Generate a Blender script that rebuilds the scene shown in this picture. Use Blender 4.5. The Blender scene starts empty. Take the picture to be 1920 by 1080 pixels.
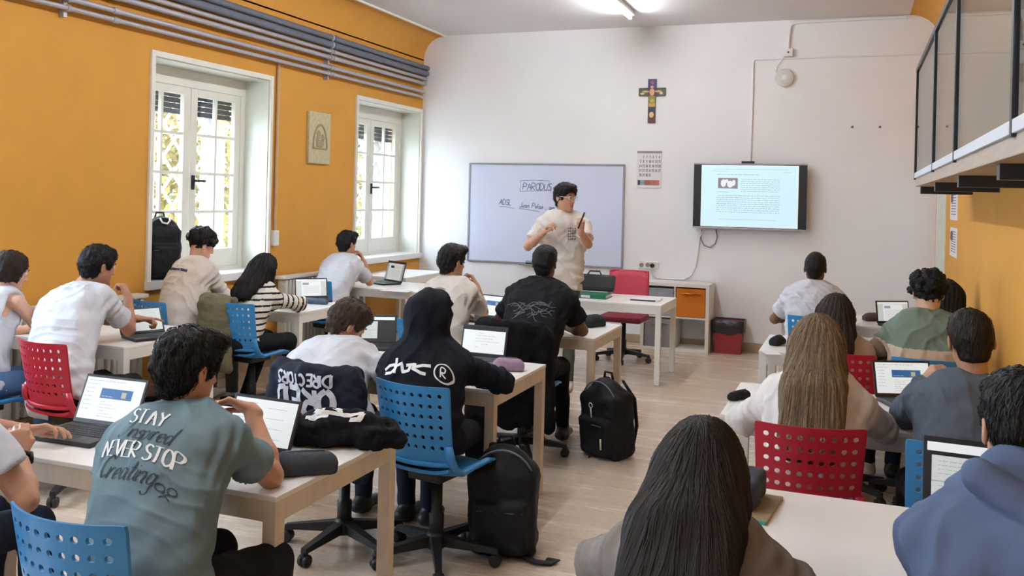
import bpy, bmesh, math, random
import numpy as np
from mathutils import Vector, Matrix, noise
from mathutils.bvhtree import BVHTree
random.seed(7); rng = np.random.default_rng(7)
PI = math.pi
sc = bpy.context.scene
C = sc.collection
R = math.radians

# ------------------------------------------------------------------ camera
CAM_H = 1.70; FPX = 1696.0; PPX, PPY = 960.0, 369.5
ROLL = math.atan(.0241); YAW = math.atan(645 / 1696.0)
cam_d = bpy.data.cameras.new('camera'); cam = bpy.data.objects.new('camera', cam_d); C.objects.link(cam)
cam_d.sensor_width = 36.0; cam_d.lens = 36.0 * FPX / 1920
cam_d.shift_x = 0.0; cam_d.shift_y = -(540 - PPY) / 1920
cam_d.clip_start = .05; cam_d.clip_end = 300
cam.location = (0, 0, CAM_H)
_f = Vector((-math.sin(YAW), math.cos(YAW), 0)); _r = Vector((math.cos(YAW), math.sin(YAW), 0)); _u = Vector((0, 0, 1))
_c, _s = math.cos(ROLL), math.sin(ROLL)
# image x axis (right) and y axis (up) after the roll
_X = _r * _c + _u * _s
_Y = -_r * _s + _u * _c
cam.matrix_world = Matrix(((_X.x, _Y.x, -_f.x, 0), (_X.y, _Y.y, -_f.y, 0), (_X.z, _Y.z, -_f.z, CAM_H), (0, 0, 0, 1)))
sc.camera = cam
# ------------------------------------------------------------------ world, light, exposure
w = bpy.data.worlds.new('overcast_sky'); sc.world = w; w.use_nodes = True
wn = w.node_tree.nodes; wl = w.node_tree.links
bg = wn['Background']; bg.inputs[0].default_value = (.66, .82, 1.0, 1); bg.inputs[1].default_value = 22.0
sc.view_settings.view_transform = 'Standard'; sc.view_settings.look = 'None'
sc.view_settings.exposure = 0.68; sc.view_settings.gamma = 1.0; sc.view_settings.use_curve_mapping = False
TUBE_POWER = 98.0

# ------------------------------------------------------------------ pixel helpers (1920 x 1080 frame)
def ray(px, py):
    u = px - PPX; v = py - PPY
    a = u * _c + v * _s; b = -u * _s + v * _c
    return _r * a + _f * FPX - _u * b
def at_z(px, py, z): d = ray(px, py); return Vector((0, 0, CAM_H)) + d * ((z - CAM_H) / d.z)
def at_y(px, py, y): d = ray(px, py); return Vector((0, 0, CAM_H)) + d * (y / d.y)
def at_x(px, py, x): d = ray(px, py); return Vector((0, 0, CAM_H)) + d * (x / d.x)

# ------------------------------------------------------------------ object helpers
def tag(o, label=None, cat=None, group=None, kind=None):
    if label: o['label'] = label
    if cat: o['category'] = cat
    if group: o['group'] = group
    if kind: o['kind'] = kind
    return o
def empty(name, loc=(0, 0, 0), rz=0.0, label=None, cat=None, group=None):
    o = bpy.data.objects.new(name, None); C.objects.link(o); o.location = loc; o.rotation_euler = (0, 0, rz)
    o.empty_display_size = .1
    return tag(o, label, cat, group)
def copy_tree(o, parent=None):
    c = o.copy(); C.objects.link(c); c.parent = parent
    for ch in list(o.children): copy_tree(ch, c)
    return c
class MB:
    """collects shapes for ONE mesh"""
    def __init__(s): s.v = []; s.f = []; s.m = []
    def add(s, vs, fs, mi=0):
        n = len(s.v); s.v += [tuple(v) for v in vs]; s.f += [tuple(i + n for i in f) for f in fs]; s.m += [mi] * len(fs); return s
    def box(s, c, d, M=None, mi=0, bev=0.0):
        if bev > 0:
            bm = bmesh.new(); bmesh.ops.create_cube(bm, size=1.0)
            for v in bm.verts: v.co = Vector((v.co.x * d[0], v.co.y * d[1], v.co.z * d[2]))
            bmesh.ops.bevel(bm, geom=bm.edges[:], offset=bev, segments=2, profile=.6, affect='EDGES', clamp_overlap=True)
            bm.verts.ensure_lookup_table()
            vs = [v.co.copy() for v in bm.verts]; fs = [[v.index for v in f.verts] for f in bm.faces]; bm.free()
        else:
            x, y, z = d[0] / 2, d[1] / 2, d[2] / 2
            vs = [Vector((a * x, b * y, e * z)) for e in (-1, 1) for b in (-1, 1) for a in (-1, 1)]
            fs = [(0, 2, 3, 1), (4, 5, 7, 6), (0, 1, 5, 4), (2, 6, 7, 3), (0, 4, 6, 2), (1, 3, 7, 5)]
        cc = Vector(c)
        if M is not None: vs = [M @ v + cc for v in vs]
        else: vs = [v + cc for v in vs]
        return s.add(vs, fs, mi)
    def bb(s, x0, x1, y0, y1, z0, z1, mi=0, bev=0.0):
        return s.box(((x0 + x1) / 2, (y0 + y1) / 2, (z0 + z1) / 2), (abs(x1 - x0), abs(y1 - y0), abs(z1 - z0)), None, mi, bev)
    def tube(s, pts, r, n=10, mi=0, cap=True, flat=None):
        pts = [Vector(p) for p in pts]
        rs = r if isinstance(r, (list, tuple)) else [r] * len(pts)
        up = None; rings = []
        for i, p in enumerate(pts):
            t = (pts[min(i + 1, len(pts) - 1)] - pts[max(i - 1, 0)]).normalized()
            if up is None:
                up = Vector((0, 0, 1)) if abs(t.z) < .9 else Vector((0, 1, 0))
            a = t.cross(up)
            if a.length < 1e-5: a = t.cross(Vector((1, 0, 0)))
            a.normalize(); b = a.cross(t).normalized(); up = b
            fl = flat or 1.0
            rings.append([p + a * (math.cos(2 * PI * k / n) * rs[i]) + b * (math.sin(2 * PI * k / n) * rs[i] * fl) for k in range(n)])
        vs = [v for ring in rings for v in ring]; fs = []
        for i in range(len(rings) - 1):
            for k in range(n):
                fs.append((i * n + k, i * n + (k + 1) % n, (i + 1) * n + (k + 1) % n, (i + 1) * n + k))
        if cap:
            fs.append(tuple(range(n))[::-1]); fs.append(tuple((len(rings) - 1) * n + k for k in range(n)))
        return s.add(vs, fs, mi)
    def lathe(s, prof, c=(0, 0, 0), n=24, mi=0, M=None):
        c = Vector(c); vs = []; fs = []
        for (r, z) in prof:
            for k in range(n):
                v = Vector((r * math.cos(2 * PI * k / n), r * math.sin(2 * PI * k / n), z))
                vs.append((M @ v if M is not None else v) + c)
        for i in range(len(prof) - 1):
            for k in range(n):
                fs.append((i * n + k, i * n + (k + 1) % n, (i + 1) * n + (k + 1) % n, (i + 1) * n + k))
        fs.append(tuple(range(n))[::-1]); fs.append(tuple((len(prof) - 1) * n + k for k in range(n)))
        return s.add(vs, fs, mi)
    def prism(s, outline, h, M=None, mi=0, z0=0.0):
        """outline in xy (ccw), extruded along z"""
        n = len(outline)
        vs = [Vector((x, y, z0)) for x, y in outline] + [Vector((x, y, z0 + h)) for x, y in outline]
        if M is not None: vs = [M @ v for v in vs]
        fs = [tuple(range(n))[::-1], tuple(range(n, 2 * n))] + [(k, (k + 1) % n, n + (k + 1) % n, n + k) for k in range(n)]
        return s.add(vs, fs, mi)
    def sphere(s, c, r, n=16, m=10, mi=0, M=None):
        c = Vector(c); rr = r if isinstance(r, (tuple, list)) else (r, r, r)
        vs = []; fs = []
        for i in range(m + 1):
            th = PI * i / m
            for k in range(n):
                v = Vector((rr[0] * math.sin(th) * math.cos(2 * PI * k / n), rr[1] * math.sin(th) * math.sin(2 * PI * k / n), rr[2] * math.cos(th)))
                vs.append((M @ v if M is not None else v) + c)
        for i in range(m):
            for k in range(n):
                fs.append((i * n + k, (i + 1) * n + k, (i + 1) * n + (k + 1) % n, i * n + (k + 1) % n))
        return s.add(vs, fs, mi)
    def quad(s, a, b, c, d, mi=0): return s.add([a, b, c, d], [(0, 1, 2, 3)], mi)
    def mesh(s, name, mats, smooth=False):
        me = bpy.data.meshes.new(name); me.from_pydata(s.v, [], s.f)
        for m in (mats if isinstance(mats, (list, tuple)) else [mats]): me.materials.append(m)
        if any(s.m): me.polygons.foreach_set('material_index', s.m)
        if smooth: me.polygons.foreach_set('use_smooth', [True] * len(s.f))
        me.update()
        return me
    def build(s, name, mats, parent=None, smooth=False, loc=None, auto=None):
        me = s.mesh(name, mats, smooth)
        if auto:
            me.polygons.foreach_set('use_smooth', [True] * len(me.polygons))
            try: me.set_sharp_from_angle(angle=R(auto))
            except Exception: pass
        o = bpy.data.objects.new(name, me); C.objects.link(o)
        if parent: o.parent = parent
        if loc is not None: o.location = loc
        return o
def obj(name, me, parent=None, loc=None, rot=None):
    o = bpy.data.objects.new(name, me); C.objects.link(o)
    if parent: o.parent = parent
    if loc is not None: o.location = loc
    if rot is not None: o.rotation_euler = rot
    return o
def rotz(a): return Matrix.Rotation(a, 3, 'Z')
def rotx(a): return Matrix.Rotation(a, 3, 'X')
def roty(a): return Matrix.Rotation(a, 3, 'Y')

# ------------------------------------------------------------------ materials
def srgb(r, g, b):
    f = lambda c: (c / 255 / 12.92) if c / 255 <= .04045 else ((c / 255 + .055) / 1.055) ** 2.4
    return (f(r), f(g), f(b), 1)
_mats = {}
def mat(name, col, rough=.6, var=.08, scale=8.0, bump=0.0, bscale=40.0, metal=0.0, spec=.5, stretch=None, emit=None, estr=0.0, trans=0.0, sheen=0.0, alpha=None, coat=0.0):
    if name in _mats: return _mats[name]
    m = bpy.data.materials.new(name); m.use_nodes = True; _mats[name] = m
    nt = m.node_tree; n = nt.nodes; l = nt.links; p = n['Principled BSDF']
    if len(col) == 3: col = (*col, 1)
    p.inputs['Roughness'].default_value = rough; p.inputs['Metallic'].default_value = metal
    p.inputs['Specular IOR Level'].default_value = spec
    if trans: p.inputs['Transmission Weight'].default_value = trans
    if sheen: p.inputs['Sheen Weight'].default_value = sheen
    if coat: p.inputs['Coat Weight'].default_value = coat; p.inputs['Coat Roughness'].default_value = .1
    tc = n.new('ShaderNodeTexCoord'); src = tc.outputs['Object']
    if stretch:
        mp = n.new('ShaderNodeMapping'); mp.inputs['Scale'].default_value = stretch; l.new(src, mp.inputs[0]); src = mp.outputs[0]
    nz = n.new('ShaderNodeTexNoise'); nz.inputs['Scale'].default_value = scale; nz.inputs['Detail'].default_value = 5; l.new(src, nz.inputs[0])
    rp = n.new('ShaderNodeValToRGB')
    lo = [max(0, c * (1 - var)) for c in col[:3]]; hi = [min(1, c * (1 + var)) for c in col[:3]]
    rp.color_ramp.elements[0].color = (*lo, 1); rp.color_ramp.elements[1].color = (*hi, 1)
    rp.color_ramp.elements[0].position = .3; rp.color_ramp.elements[1].position = .7
    l.new(nz.outputs['Fac'], rp.inputs[0]); l.new(rp.outputs[0], p.inputs['Base Color'])
    if emit:
        p.inputs['Emission Color'].default_value = (*emit[:3], 1); p.inputs['Emission Strength'].default_value = estr
    if bump:
        n2 = n.new('ShaderNodeTexNoise'); n2.inputs['Scale'].default_value = bscale; n2.inputs['Detail'].default_value = 6; l.new(src, n2.inputs[0])
        b = n.new('ShaderNodeBump'); b.inputs['Strength'].default_value = bump; b.inputs['Distance'].default_value = .02
        l.new(n2.outputs['Fac'], b.inputs['Height']); l.new(b.outputs[0], p.inputs['Normal'])
    return m
def cloth(name, col, rough=.9, fold=.38, var=.05):
    """woven cloth: fine weave + soft creases as relief"""
    if name in _mats: return _mats[name]
    m = mat(name, col, rough, var, 6.0, spec=.2, sheen=.0)
    nt = m.node_tree; n = nt.nodes; l = nt.links; p = n['Principled BSDF']
    tc = [x for x in n if x.type == 'TEX_COORD'][0]
    a = n.new('ShaderNodeTexNoise'); a.inputs['Scale'].default_value = 7; a.inputs['Detail'].default_value = 2; a.inputs['Distortion'].default_value = .5
    l.new(tc.outputs['Object'], a.inputs[0])
    b = n.new('ShaderNodeTexNoise'); b.inputs['Scale'].default_value = 260; l.new(tc.outputs['Object'], b.inputs[0])
    b1 = n.new('ShaderNodeBump'); b1.inputs['Strength'].default_value = fold; b1.inputs['Distance'].default_value = .03; l.new(a.outputs['Fac'], b1.inputs['Height'])
    b2 = n.new('ShaderNodeBump'); b2.inputs['Strength'].default_value = .25; b2.inputs['Distance'].default_value = .003; l.new(b.outputs['Fac'], b2.inputs['Height'])
    l.new(b1.outputs[0], b2.inputs['Normal']); l.new(b2.outputs[0], p.inputs['Normal'])
    return m
def emis(name, col, st):
    if name in _mats: return _mats[name]
    m = mat(name, (*[c * .4 for c in col[:3]], 1), .4, .02, emit=col, estr=st); return m
# ================================================================== THE ROOM
XL, XR, YF, YB, ZC = -5.32, .80, 10.63, -1.6, 3.77
M_orange = mat('orange_wall_paint', srgb(208, 149, 60), .75, .035, 3.0, bump=.12, bscale=60)
M_white = mat('white_wall_paint', srgb(234, 233, 236), .8, .02, 2.0, bump=.08, bscale=50)
M_ceil = mat('ceiling_paint', srgb(222, 218, 220), .85, .02, 2.0, bump=.08, bscale=50)
M_trimw = mat('white_window_paint', srgb(226, 224, 214), .45, .03, 5.0)
M_cream = mat('cream_reveal_paint', srgb(214, 214, 202), .35, .03, 3.0)
M_steel = mat('galvanised_pipe', srgb(176, 174, 182), .38, .06, 20.0, metal=.35)
M_grey = mat('grey_pipe_plastic', srgb(98, 104, 118), .5, .06, 10.0)
M_black = mat('black_plastic', srgb(22, 23, 27), .5, .08, 12.0)
M_whitep = mat('white_plastic', srgb(228, 226, 222), .4, .02, 8.0)
M_base = mat('stone_baseboard', srgb(168, 148, 122), .4, .08, 14.0)
# floor: polished beige slab with faint streaks running across the room
M_floor = bpy.data.materials.new('polished_beige_floor'); M_floor.use_nodes = True
def _floor():
    nt = M_floor.node_tree; n = nt.nodes; l = nt.links; p = n['Principled BSDF']
    tc = n.new('ShaderNodeTexCoord')
    mp = n.new('ShaderNodeMapping'); mp.inputs['Scale'].default_value = (.55, 6.0, 1); l.new(tc.outputs['Object'], mp.inputs[0])
    a = n.new('ShaderNodeTexNoise'); a.inputs['Scale'].default_value = 1.6; a.inputs['Detail'].default_value = 8; a.inputs['Roughness'].default_value = .62; l.new(mp.outputs[0], a.inputs[0])
    r = n.new('ShaderNodeValToRGB'); e = r.color_ramp.elements
    e[0].position = .30; e[0].color = srgb(196, 177, 158); e[1].position = .68; e[1].color = srgb(214, 196, 176); l.new(a.outputs['Fac'], r.inputs[0])
    b = n.new('ShaderNodeTexNoise'); b.inputs['Scale'].default_value = 30; b.inputs['Detail'].default_value = 5; l.new(tc.outputs['Object'], b.inputs[0])
    mx = n.new('ShaderNodeMix'); mx.data_type = 'RGBA'; mx.blend_type = 'MULTIPLY'; mx.inputs[0].default_value = .25
    r2 = n.new('ShaderNodeValToRGB'); r2.color_ramp.elements[0].position = .35; r2.color_ramp.elements[0].color = (.6, .58, .56, 1); r2.color_ramp.elements[1].position = .6; l.new(b.outputs['Fac'], r2.inputs[0])
    l.new(r.outputs[0], mx.inputs[6]); l.new(r2.outputs[0], mx.inputs[7]); l.new(mx.outputs[2], p.inputs['Base Color'])
    rr = n.new('ShaderNodeMapRange'); rr.inputs[3].default_value = .16; rr.inputs[4].default_value = .36; l.new(a.outputs['Fac'], rr.inputs[0]); l.new(rr.outputs[0], p.inputs['Roughness'])
    bu = n.new('ShaderNodeBump'); bu.inputs['Strength'].default_value = .04; l.new(b.outputs['Fac'], bu.inputs['Height']); l.new(bu.outputs[0], p.inputs['Normal'])
_floor()
tag(MB().bb(XL - .5, XR + .3, YB - .3, YF + .3, -.12, 0).build('floor', M_floor), kind='structure')
# front wall, back wall, ceiling
tag(MB().bb(XL - .5, XR + .3, YF, YF + .25, 0, ZC + .2).build('wall_front', M_white), kind='structure')
tag(MB().bb(XL - .5, XR + .3, YB - .2, YB, 0, ZC + .2).build('wall_back', M_white), kind='structure')
tag(MB().bb(XL - .5, XR + .3, YB - .2, YF + .25, ZC, ZC + .2).build('ceiling', M_ceil), kind='structure')
# left wall with four window openings (the two near the camera lie outside the picture)
WIN = [(5.79, 7.33), (8.98, 10.57), (2.60, 4.14), (-.59, .95)]
WZ0, WZ1 = .93, 2.77
TH = .42
mb = MB(); ys = sorted(WIN); y0 = YB
for a, b in ys:
    mb.bb(XL - TH, XL, y0, a, 0, ZC); mb.bb(XL - TH, XL, a, b, 0, WZ0); mb.bb(XL - TH, XL, a, b, WZ1, ZC); y0 = b
mb.bb(XL - TH, XL, y0, YF, 0, ZC)
wl_ = tag(mb.build('wall_left', M_orange), kind='structure')
# coves along both long walls
def cove(name, xw, sgn):
    mb = MB(); n = 14; r = .30
    prof = [(xw, ZC - r - .02)] + [(xw + sgn * r * (1 - math.cos(PI / 2 * i / n)), ZC - r + r * math.sin(PI / 2 * i / n) - .004) for i in range(n + 1)] + [(xw, ZC)]
    m = len(prof); vs = [(x, YB, z) for x, z in prof] + [(x, YF, z) for x, z in prof]
    fs = [(i, i + 1, m + i + 1, m + i) for i in range(m - 1)] + [(m - 1, 0, m, 2 * m - 1)]
    mb.add(vs, fs); o = mb.build(name, M_orange, auto=40); return tag(o, kind='structure')
cove('trim_1', XL, 1); cove('trim_2', XR, -1)
tag(MB().bb(XL + .295, XL + .325, YB, YF, ZC - .022, ZC, bev=.004).build('trim_3', M_trimw), kind='structure')
# right wall with the door opening near the front
DY0, DY1, DZ = 9.46, 10.42, 2.1
mb = MB(); mb.bb(XR, XR + .25, YB, DY0, 0, ZC); mb.bb(XR, XR + .25, DY1, YF, 0, ZC); mb.bb(XR, XR + .25, DY0, DY1, DZ, ZC)
tag(mb.build('wall_right', M_orange), kind='structure')
d = tag(empty('door_1', (XR, (DY0 + DY1) / 2, 0)), kind='structure')
w2 = (DY1 - DY0) / 2
MB().bb(.10, .14, -w2 + .03, w2 - .03, .005, DZ - .03).build('door_leaf', M_trimw, d)
for za, zb in ((.15, .75), (.85, 1.45), (1.55, 1.98)):
    MB().bb(.085, .10, -w2 + .14, w2 - .14, za, zb, bev=.006).build('door_panel', M_trimw, d)
for a, b in ((-w2, -w2 + .05), (w2 - .05, w2)): MB().bb(-.012, .12, a, b, 0, DZ).build('door_jamb', M_trimw, d)
MB().bb(-.012, .12, -w2, w2, DZ - .05, DZ).build('door_head', M_trimw, d)
MB().tube([(.085, -w2 + .09, 1.02), (.04, -w2 + .09, 1.02), (.04, -w2 + .20, 1.02)], .009, 8).build('door_handle', M_black, d)
# baseboards
tag(MB().bb(XL, XR, YF - .018, YF, 0, .10, bev=.004).build('baseboard_front', M_base), kind='structure')
tag(MB().bb(XL, XL + .018, YB, YF, 0, .10, bev=.004).build('baseboard_left', M_base), kind='structure')
mb = MB(); mb.bb(XR - .018, XR, YB, DY0, 0, .10, bev=.004); mb.bb(XR - .018, XR, DY1, YF - .018, 0, .10, bev=.004)
tag(mb.build('baseboard_right', M_base), kind='structure')

# ------------------------------------------------------------------ windows
M_glass = bpy.data.materials.new('window_glass'); M_glass.use_nodes = True
def _g(m, tint, rough=0.0):
    n = m.node_tree.nodes; l = m.node_tree.links; n.remove(n['Principled BSDF'])
    t = n.new('ShaderNodeBsdfTransparent'); t.inputs[0].default_value = tint
    g = n.new('ShaderNodeBsdfGlossy'); g.inputs['Roughness'].default_value = rough
    fr = n.new('ShaderNodeFresnel'); ge = n.new('ShaderNodeNewGeometry'); mr = n.new('ShaderNodeMapRange'); mr.inputs[3].default_value = 1.5; mr.inputs[4].default_value = 1 / 1.5; l.new(ge.outputs['Backfacing'], mr.inputs[0]); l.new(mr.outputs[0], fr.inputs[0])
    mx = n.new('ShaderNodeMixShader'); l.new(fr.outputs[0], mx.inputs[0]); l.new(t.outputs[0], mx.inputs[1]); l.new(g.outputs[0], mx.inputs[2])
    l.new(mx.outputs[0], n['Material Output'].inputs[0])
_g(M_glass, (.96, .98, .98, 1))
M_dark = mat('dark_roller_shutter', srgb(44, 46, 54), .6, .1, 6.0)
M_sill = mat('sill_paint', srgb(224, 222, 220), .3, .02, 4.0)
def window(i, y0, y1):
    wroot = tag(empty('window_%d' % i, (XL, (y0 + y1) / 2, WZ0)), kind='structure')
    hw = (y1 - y0) / 2; h = WZ1 - WZ0; xf = -.27
    # casing on the wall
    for nm, b in (('casing', (-.006, .022, -hw - .045, -hw, -.04, h + .045)), ('casing', (-.006, .022, hw, hw + .04, -.04, h + .045)), ('casing', (-.006, .022, -hw, hw, h, h + .045))):
        MB().bb(*b, bev=.004).build(nm, M_trimw, wroot)
    # reveal lining
    for b in ((xf - .08, -.004, -hw, -hw + .008, 0, h), (xf - .08, -.004, hw - .008, hw, 0, h), (xf - .08, -.004, -hw + .008, hw - .008, h - .008, h)):
        MB().bb(*b).build('reveal', M_cream, wroot)
    MB().bb(xf - .1, .05, -hw - .05, hw + .05 if i != 2 else hw + .04, -.05, .02, bev=.008).build('window_sill', M_sill, wroot)
    # fixed frame
    zt = h - .16
    MB().bb(xf - .06, xf, -hw + .008, hw - .008, zt, h - .008, bev=.004).build('transom_panel', M_trimw, wroot)
    for b in ((xf - .06, xf, -hw + .008, -hw + .07, 0, zt), (xf - .06, xf, hw - .07, hw - .008, 0, zt), (xf - .06, xf, -hw + .07, hw - .07, 0, .05)):
        MB().bb(*b, bev=.004).build('window_frame', M_trimw, wroot)
    a0, a1 = -hw + .07, hw - .07
    for s, (la, lb) in enumerate(((a0, -.004), (.004, a1))):
        leaf = empty('casement', (xf - .03, (la + lb) / 2, .05)); leaf.parent = wroot
        lw = (lb - la) / 2; lh = zt - .05; st = .085; bot = .17; top = .07
        MB().bb(-.022, .022, -lw, -lw + st, 0, lh, bev=.005).build('stile', M_trimw, leaf)
        MB().bb(-.022, .022, lw - st, lw, 0, lh, bev=.005).build('stile', M_trimw, leaf)
        MB().bb(-.022, .022, -lw + st, lw - st, 0, bot, bev=.005).build('rail', M_trimw, leaf)
        MB().bb(-.022, .022, -lw + st, lw - st, lh - top, lh, bev=.005).build('rail', M_trimw, leaf)
        MB().bb(-.016, .016, -.014, .014, bot, lh - top).build('glazing_bar', M_trimw, leaf)
        rows = 4; ph = (lh - top - bot) / rows
        for k in range(1, rows): MB().bb(-.0165, .0165, -lw + st, lw - st, bot + k * ph - .013, bot + k * ph + .013).build('glazing_bar', M_trimw, leaf)
        for k in range(rows):
            for (pa, pb) in ((-lw + st, -.014), (.014, lw - st)):
                MB().bb(-.003, .003, pa, pb, bot + k * ph + .013 * (k > 0), bot + (k + 1) * ph - .013 * (k < rows - 1)).build('pane', M_glass, leaf)
        if s == 1:
            MB().bb(.022, .034, -lw + .02, -lw + .055, lh * .44, lh * .44 + .13, bev=.003).tube([(.034, -lw + .038, lh * .44 + .08), (.07, -lw + .038, lh * .44 + .08), (.07, -lw + .15, lh * .44 + .08)], .011, 8).build('window_handle', M_black, leaf)
    # roller shutter box drawn a little down outside
    mb = MB()
    for k in range(7): mb.bb(xf - .15, xf - .135, -hw + .02, hw - .02, h - .05 - .05 * k - .046, h - .05 - .05 * k, bev=.004)
    mb.build('roller_shutter', M_dark, wroot)
    p = bpy.data.lights.new('daylight_portal', 'AREA'); p.shape = 'RECTANGLE'; p.size = y1 - y0; p.size_y = h; p.cycles.is_portal = True
    po = bpy.data.objects.new('daylight_portal', p); C.objects.link(po); po.location = (XL - TH - .02, (y0 + y1) / 2, WZ0 + h / 2); po.rotation_euler = (0, -PI / 2, 0)
    return wroot
for i, (a, b) in enumerate(WIN): window(i + 1, a, b)
# white folding lattice grilles outside the two windows in the picture
M_grille = mat('white_grille_paint', srgb(235, 235, 232), .5, .02)
for i, (a, b) in enumerate(WIN[:2]):
    g = empty('window_grille', (XL - TH - .05, (a + b) / 2, WZ0), 0, 'white folding lattice grille outside the ' + ('window with the black backpack on its sill' if i == 0 else 'window beside the whiteboard wall'), 'grille')
    hw = (b - a) / 2; h = WZ1 - WZ0
    pitch = .26; ang = math.atan2(.30, pitch)
    bl = MB().box((0, 0, 0), (.012, .022, .34 / math.sin(ang) * .9), None)
    bar = MB().box((0, 0, 0), (.010, .024, math.hypot(pitch, .30) + .02)).mesh('lattice_bar', M_grille)
    nz_ = int(h / .30); ny_ = int((2 * hw) / pitch)
    for u in range(ny_):
        for v in range(nz_):
            for sg in (-1, 1):
                o = obj('lattice_bar', bar, g, (.008 * sg, -hw + (u + .5) * pitch, (v + .5) * .30), (sg * math.atan2(pitch, .30), 0, 0))
    for u in range(ny_ + 1):
        if u % 2 == 0 or u == ny_: MB().bb(-.012, .012, -hw + u * pitch - .012, -hw + u * pitch + .012, 0, h).build('upright', M_grille, g)
    # opened louvred shutter leaves folded beside the opening
    MB().bb(-.05, -.02, hw - .34, hw - .02, .0, h, bev=.004).build('shutter_leaf', M_grille, g)
# trees outside
M_bark = mat('tree_bark', srgb(96, 80, 66), .9, .2, 20, bump=.5)
M_leafy = mat('yellow_leaves', srgb(92, 78, 26), .7, .35, 1.5)
M_leafg = mat('green_leaves', srgb(44, 60, 22), .7, .35, 1.5)
def tree(x, y, h, spread, n, m, label):
    t = empty('tree', (x, y, -1.2), 0, label, 'tree', None)
    MB().tube([(0, 0, 0), (.06, .05, h * .35), (0, .1, h * .6), (.1, 0, h * .9)], [.16, .13, .09, .03], 8).build('trunk', M_bark, t, smooth=True)
    rr = random.Random(int(x * 10 + y * 7)); ends = []
    for k in range(9):
        a = k * 2.4; z = h * (.3 + .06 * k); L = spread * rr.uniform(.6, 1)
        e = Vector((math.cos(a) * L, math.sin(a) * L, z + rr.uniform(.2, .8))); ends.append(e)
        MB().tube([(0, .05, z), e * .5 + Vector((0, 0, z * .5 + .1)), e], [.05, .03, .012], 6).build('branch', M_bark, t, smooth=True)
    mb = MB()
    for k in range(n):
        e = rr.choice(ends); c = e * rr.uniform(.35, 1.05) + Vector((rr.gauss(0, .6), rr.gauss(0, .6), (1 - rr.uniform(.35, 1.05)) * 0 + rr.gauss(0, .4)))
        c.z = e.z + rr.gauss(0, .8)
        a = Vector((rr.gauss(0, 1), rr.gauss(0, 1), rr.gauss(0, 1))).normalized(); b = a.orthogonal().normalized(); s_ = rr.uniform(.045, .085)
        mb.quad(c - a * s_, c - b * s_ * .5, c + a * s_, c + b * s_ * .5)
    tag(mb.build('foliage', m, t), kind='stuff')
tree(-9.4, 9.6, 5.2, 1.9, 13000, M_leafy, 'yellow autumn tree seen through the window with the backpack')
tree(-14.6, 13.2, 5.4, 2.2, 13000, M_leafg, 'green bushy tree farther back beyond the windows')
tree(-9.2, 16.4, 5.0, 1.9, 13000, M_leafy, 'yellow autumn tree seen through the window beside the whiteboard wall')
tag(MB().bb(-60, XL - TH - .3, -40, 60, -1.4, -1.2).build('outside_ground', mat('pale_yard_paving', srgb(190, 186, 176), .9, .08, 2)), kind='structure')

# ------------------------------------------------------------------ pipes along the left wall
def pipe(z, r, x, m, label, end=0.0):
    y1 = YF - .02 - end
    p = empty('wall_pipe', (x, 0, z), 0, label, 'pipe')
    MB().tube([(0, YB, 0), (0, y1 - .08, 0), (0, y1 - .02, 0), (-.03, y1, 0)], r, 14, cap=True).build('pipe_run', m, p, auto=50)
    for yc in (2.1, 5.3, 8.35): MB().tube([(0, yc - .03, 0), (0, yc + .03, 0)], r + .006, 14).build('pipe_socket', m, p, auto=50)
PZ = [(3.345, .032, M_grey, 'thick dark grey pipe, topmost of the pipes on the orange wall'), (3.272, .036, M_grey, 'thick dark grey pipe just under the topmost one'), (3.200, .021, M_steel, 'silver pipe directly below the two dark grey pipes'),
      (3.135, .023, M_steel, 'second silver pipe, above the orange gap between pipes'), (3.030, .021, M_steel, 'third silver pipe, below the orange gap between pipes'), (2.962, .018, M_steel, 'thin silver pipe, lowest on the orange wall')]
for k, (z, r, m, lb) in enumerate(PZ): pipe(z, r, XL + .075, m, lb, .02 * k)
for k, yc in enumerate((4.86, 8.28)):
    b = empty('pipe_clamp', (XL, yc, 3.1), 0, 'metal clamp strip holding the wall pipes ' + ('above the blank orange wall' if k == 0 else 'above the stone plaque'), 'clamp')
    MB().bb(.0, .05, -.015, .015, -.2, .28).build('clamp_strip', M_steel, b)
    for z, r, m, lb in PZ: MB().tube([(.075, -.014, z - 3.1), (.075, .014, z - 3.1)], r + .008, 14).build('clamp_ring', M_steel, b, auto=50)
# cable duct running down from the pipes between the windows
o = empty('wall_conduit', (XL, 7.44, 0), 0, 'painted vertical conduit on the orange wall beside the backpack window', 'conduit')
MB().tube([(.02, 0, 1.30), (.02, 0, 2.95)], .016, 10).build('conduit_pipe', mat('tan_conduit', srgb(196, 160, 120), .6), o, auto=50)
MB().bb(0, .045, -.04, .04, 1.17, 1.32, bev=.006).build('switch_box', M_whitep, o)
# radiators (cast columns) below the sills
M_rad = mat('radiator_enamel', srgb(222, 218, 208), .4, .03)
for k, (ya, yb, lb) in enumerate(((7.45, 8.85, 'white column radiator on the orange wall behind the striped top student'), (4.3, 5.6, 'white column radiator on the orange wall behind the red chair student'))):
    r_ = empty('radiator', (XL + .10, (ya + yb) / 2, 0), 0, lb, 'radiator'); L = yb - ya; n = int(L / .062)
    col = MB().bb(-.05, .05, -.018, .018, .14, .84, bev=.014).mesh('column', M_rad)
    for i in range(n): obj('column', col, r_, (0, -L / 2 + (i + .5) * L / n, 0))
    for z in (.2, .79): MB().tube([(0, -L / 2, z), (0, L / 2, z)], .022, 10).build('header_pipe', M_rad, r_, auto=50)
    MB().bb(-.06, .06, -L / 2 - .02, L / 2 + .02, .845, .875, bev=.006).build('shelf_top', M_rad, r_)
    for s in (-1, 1): MB().bb(-.03, .03, s * L * .4 - .02, s * L * .4 + .02, 0, .15).build('foot', M_rad, r_)
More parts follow.
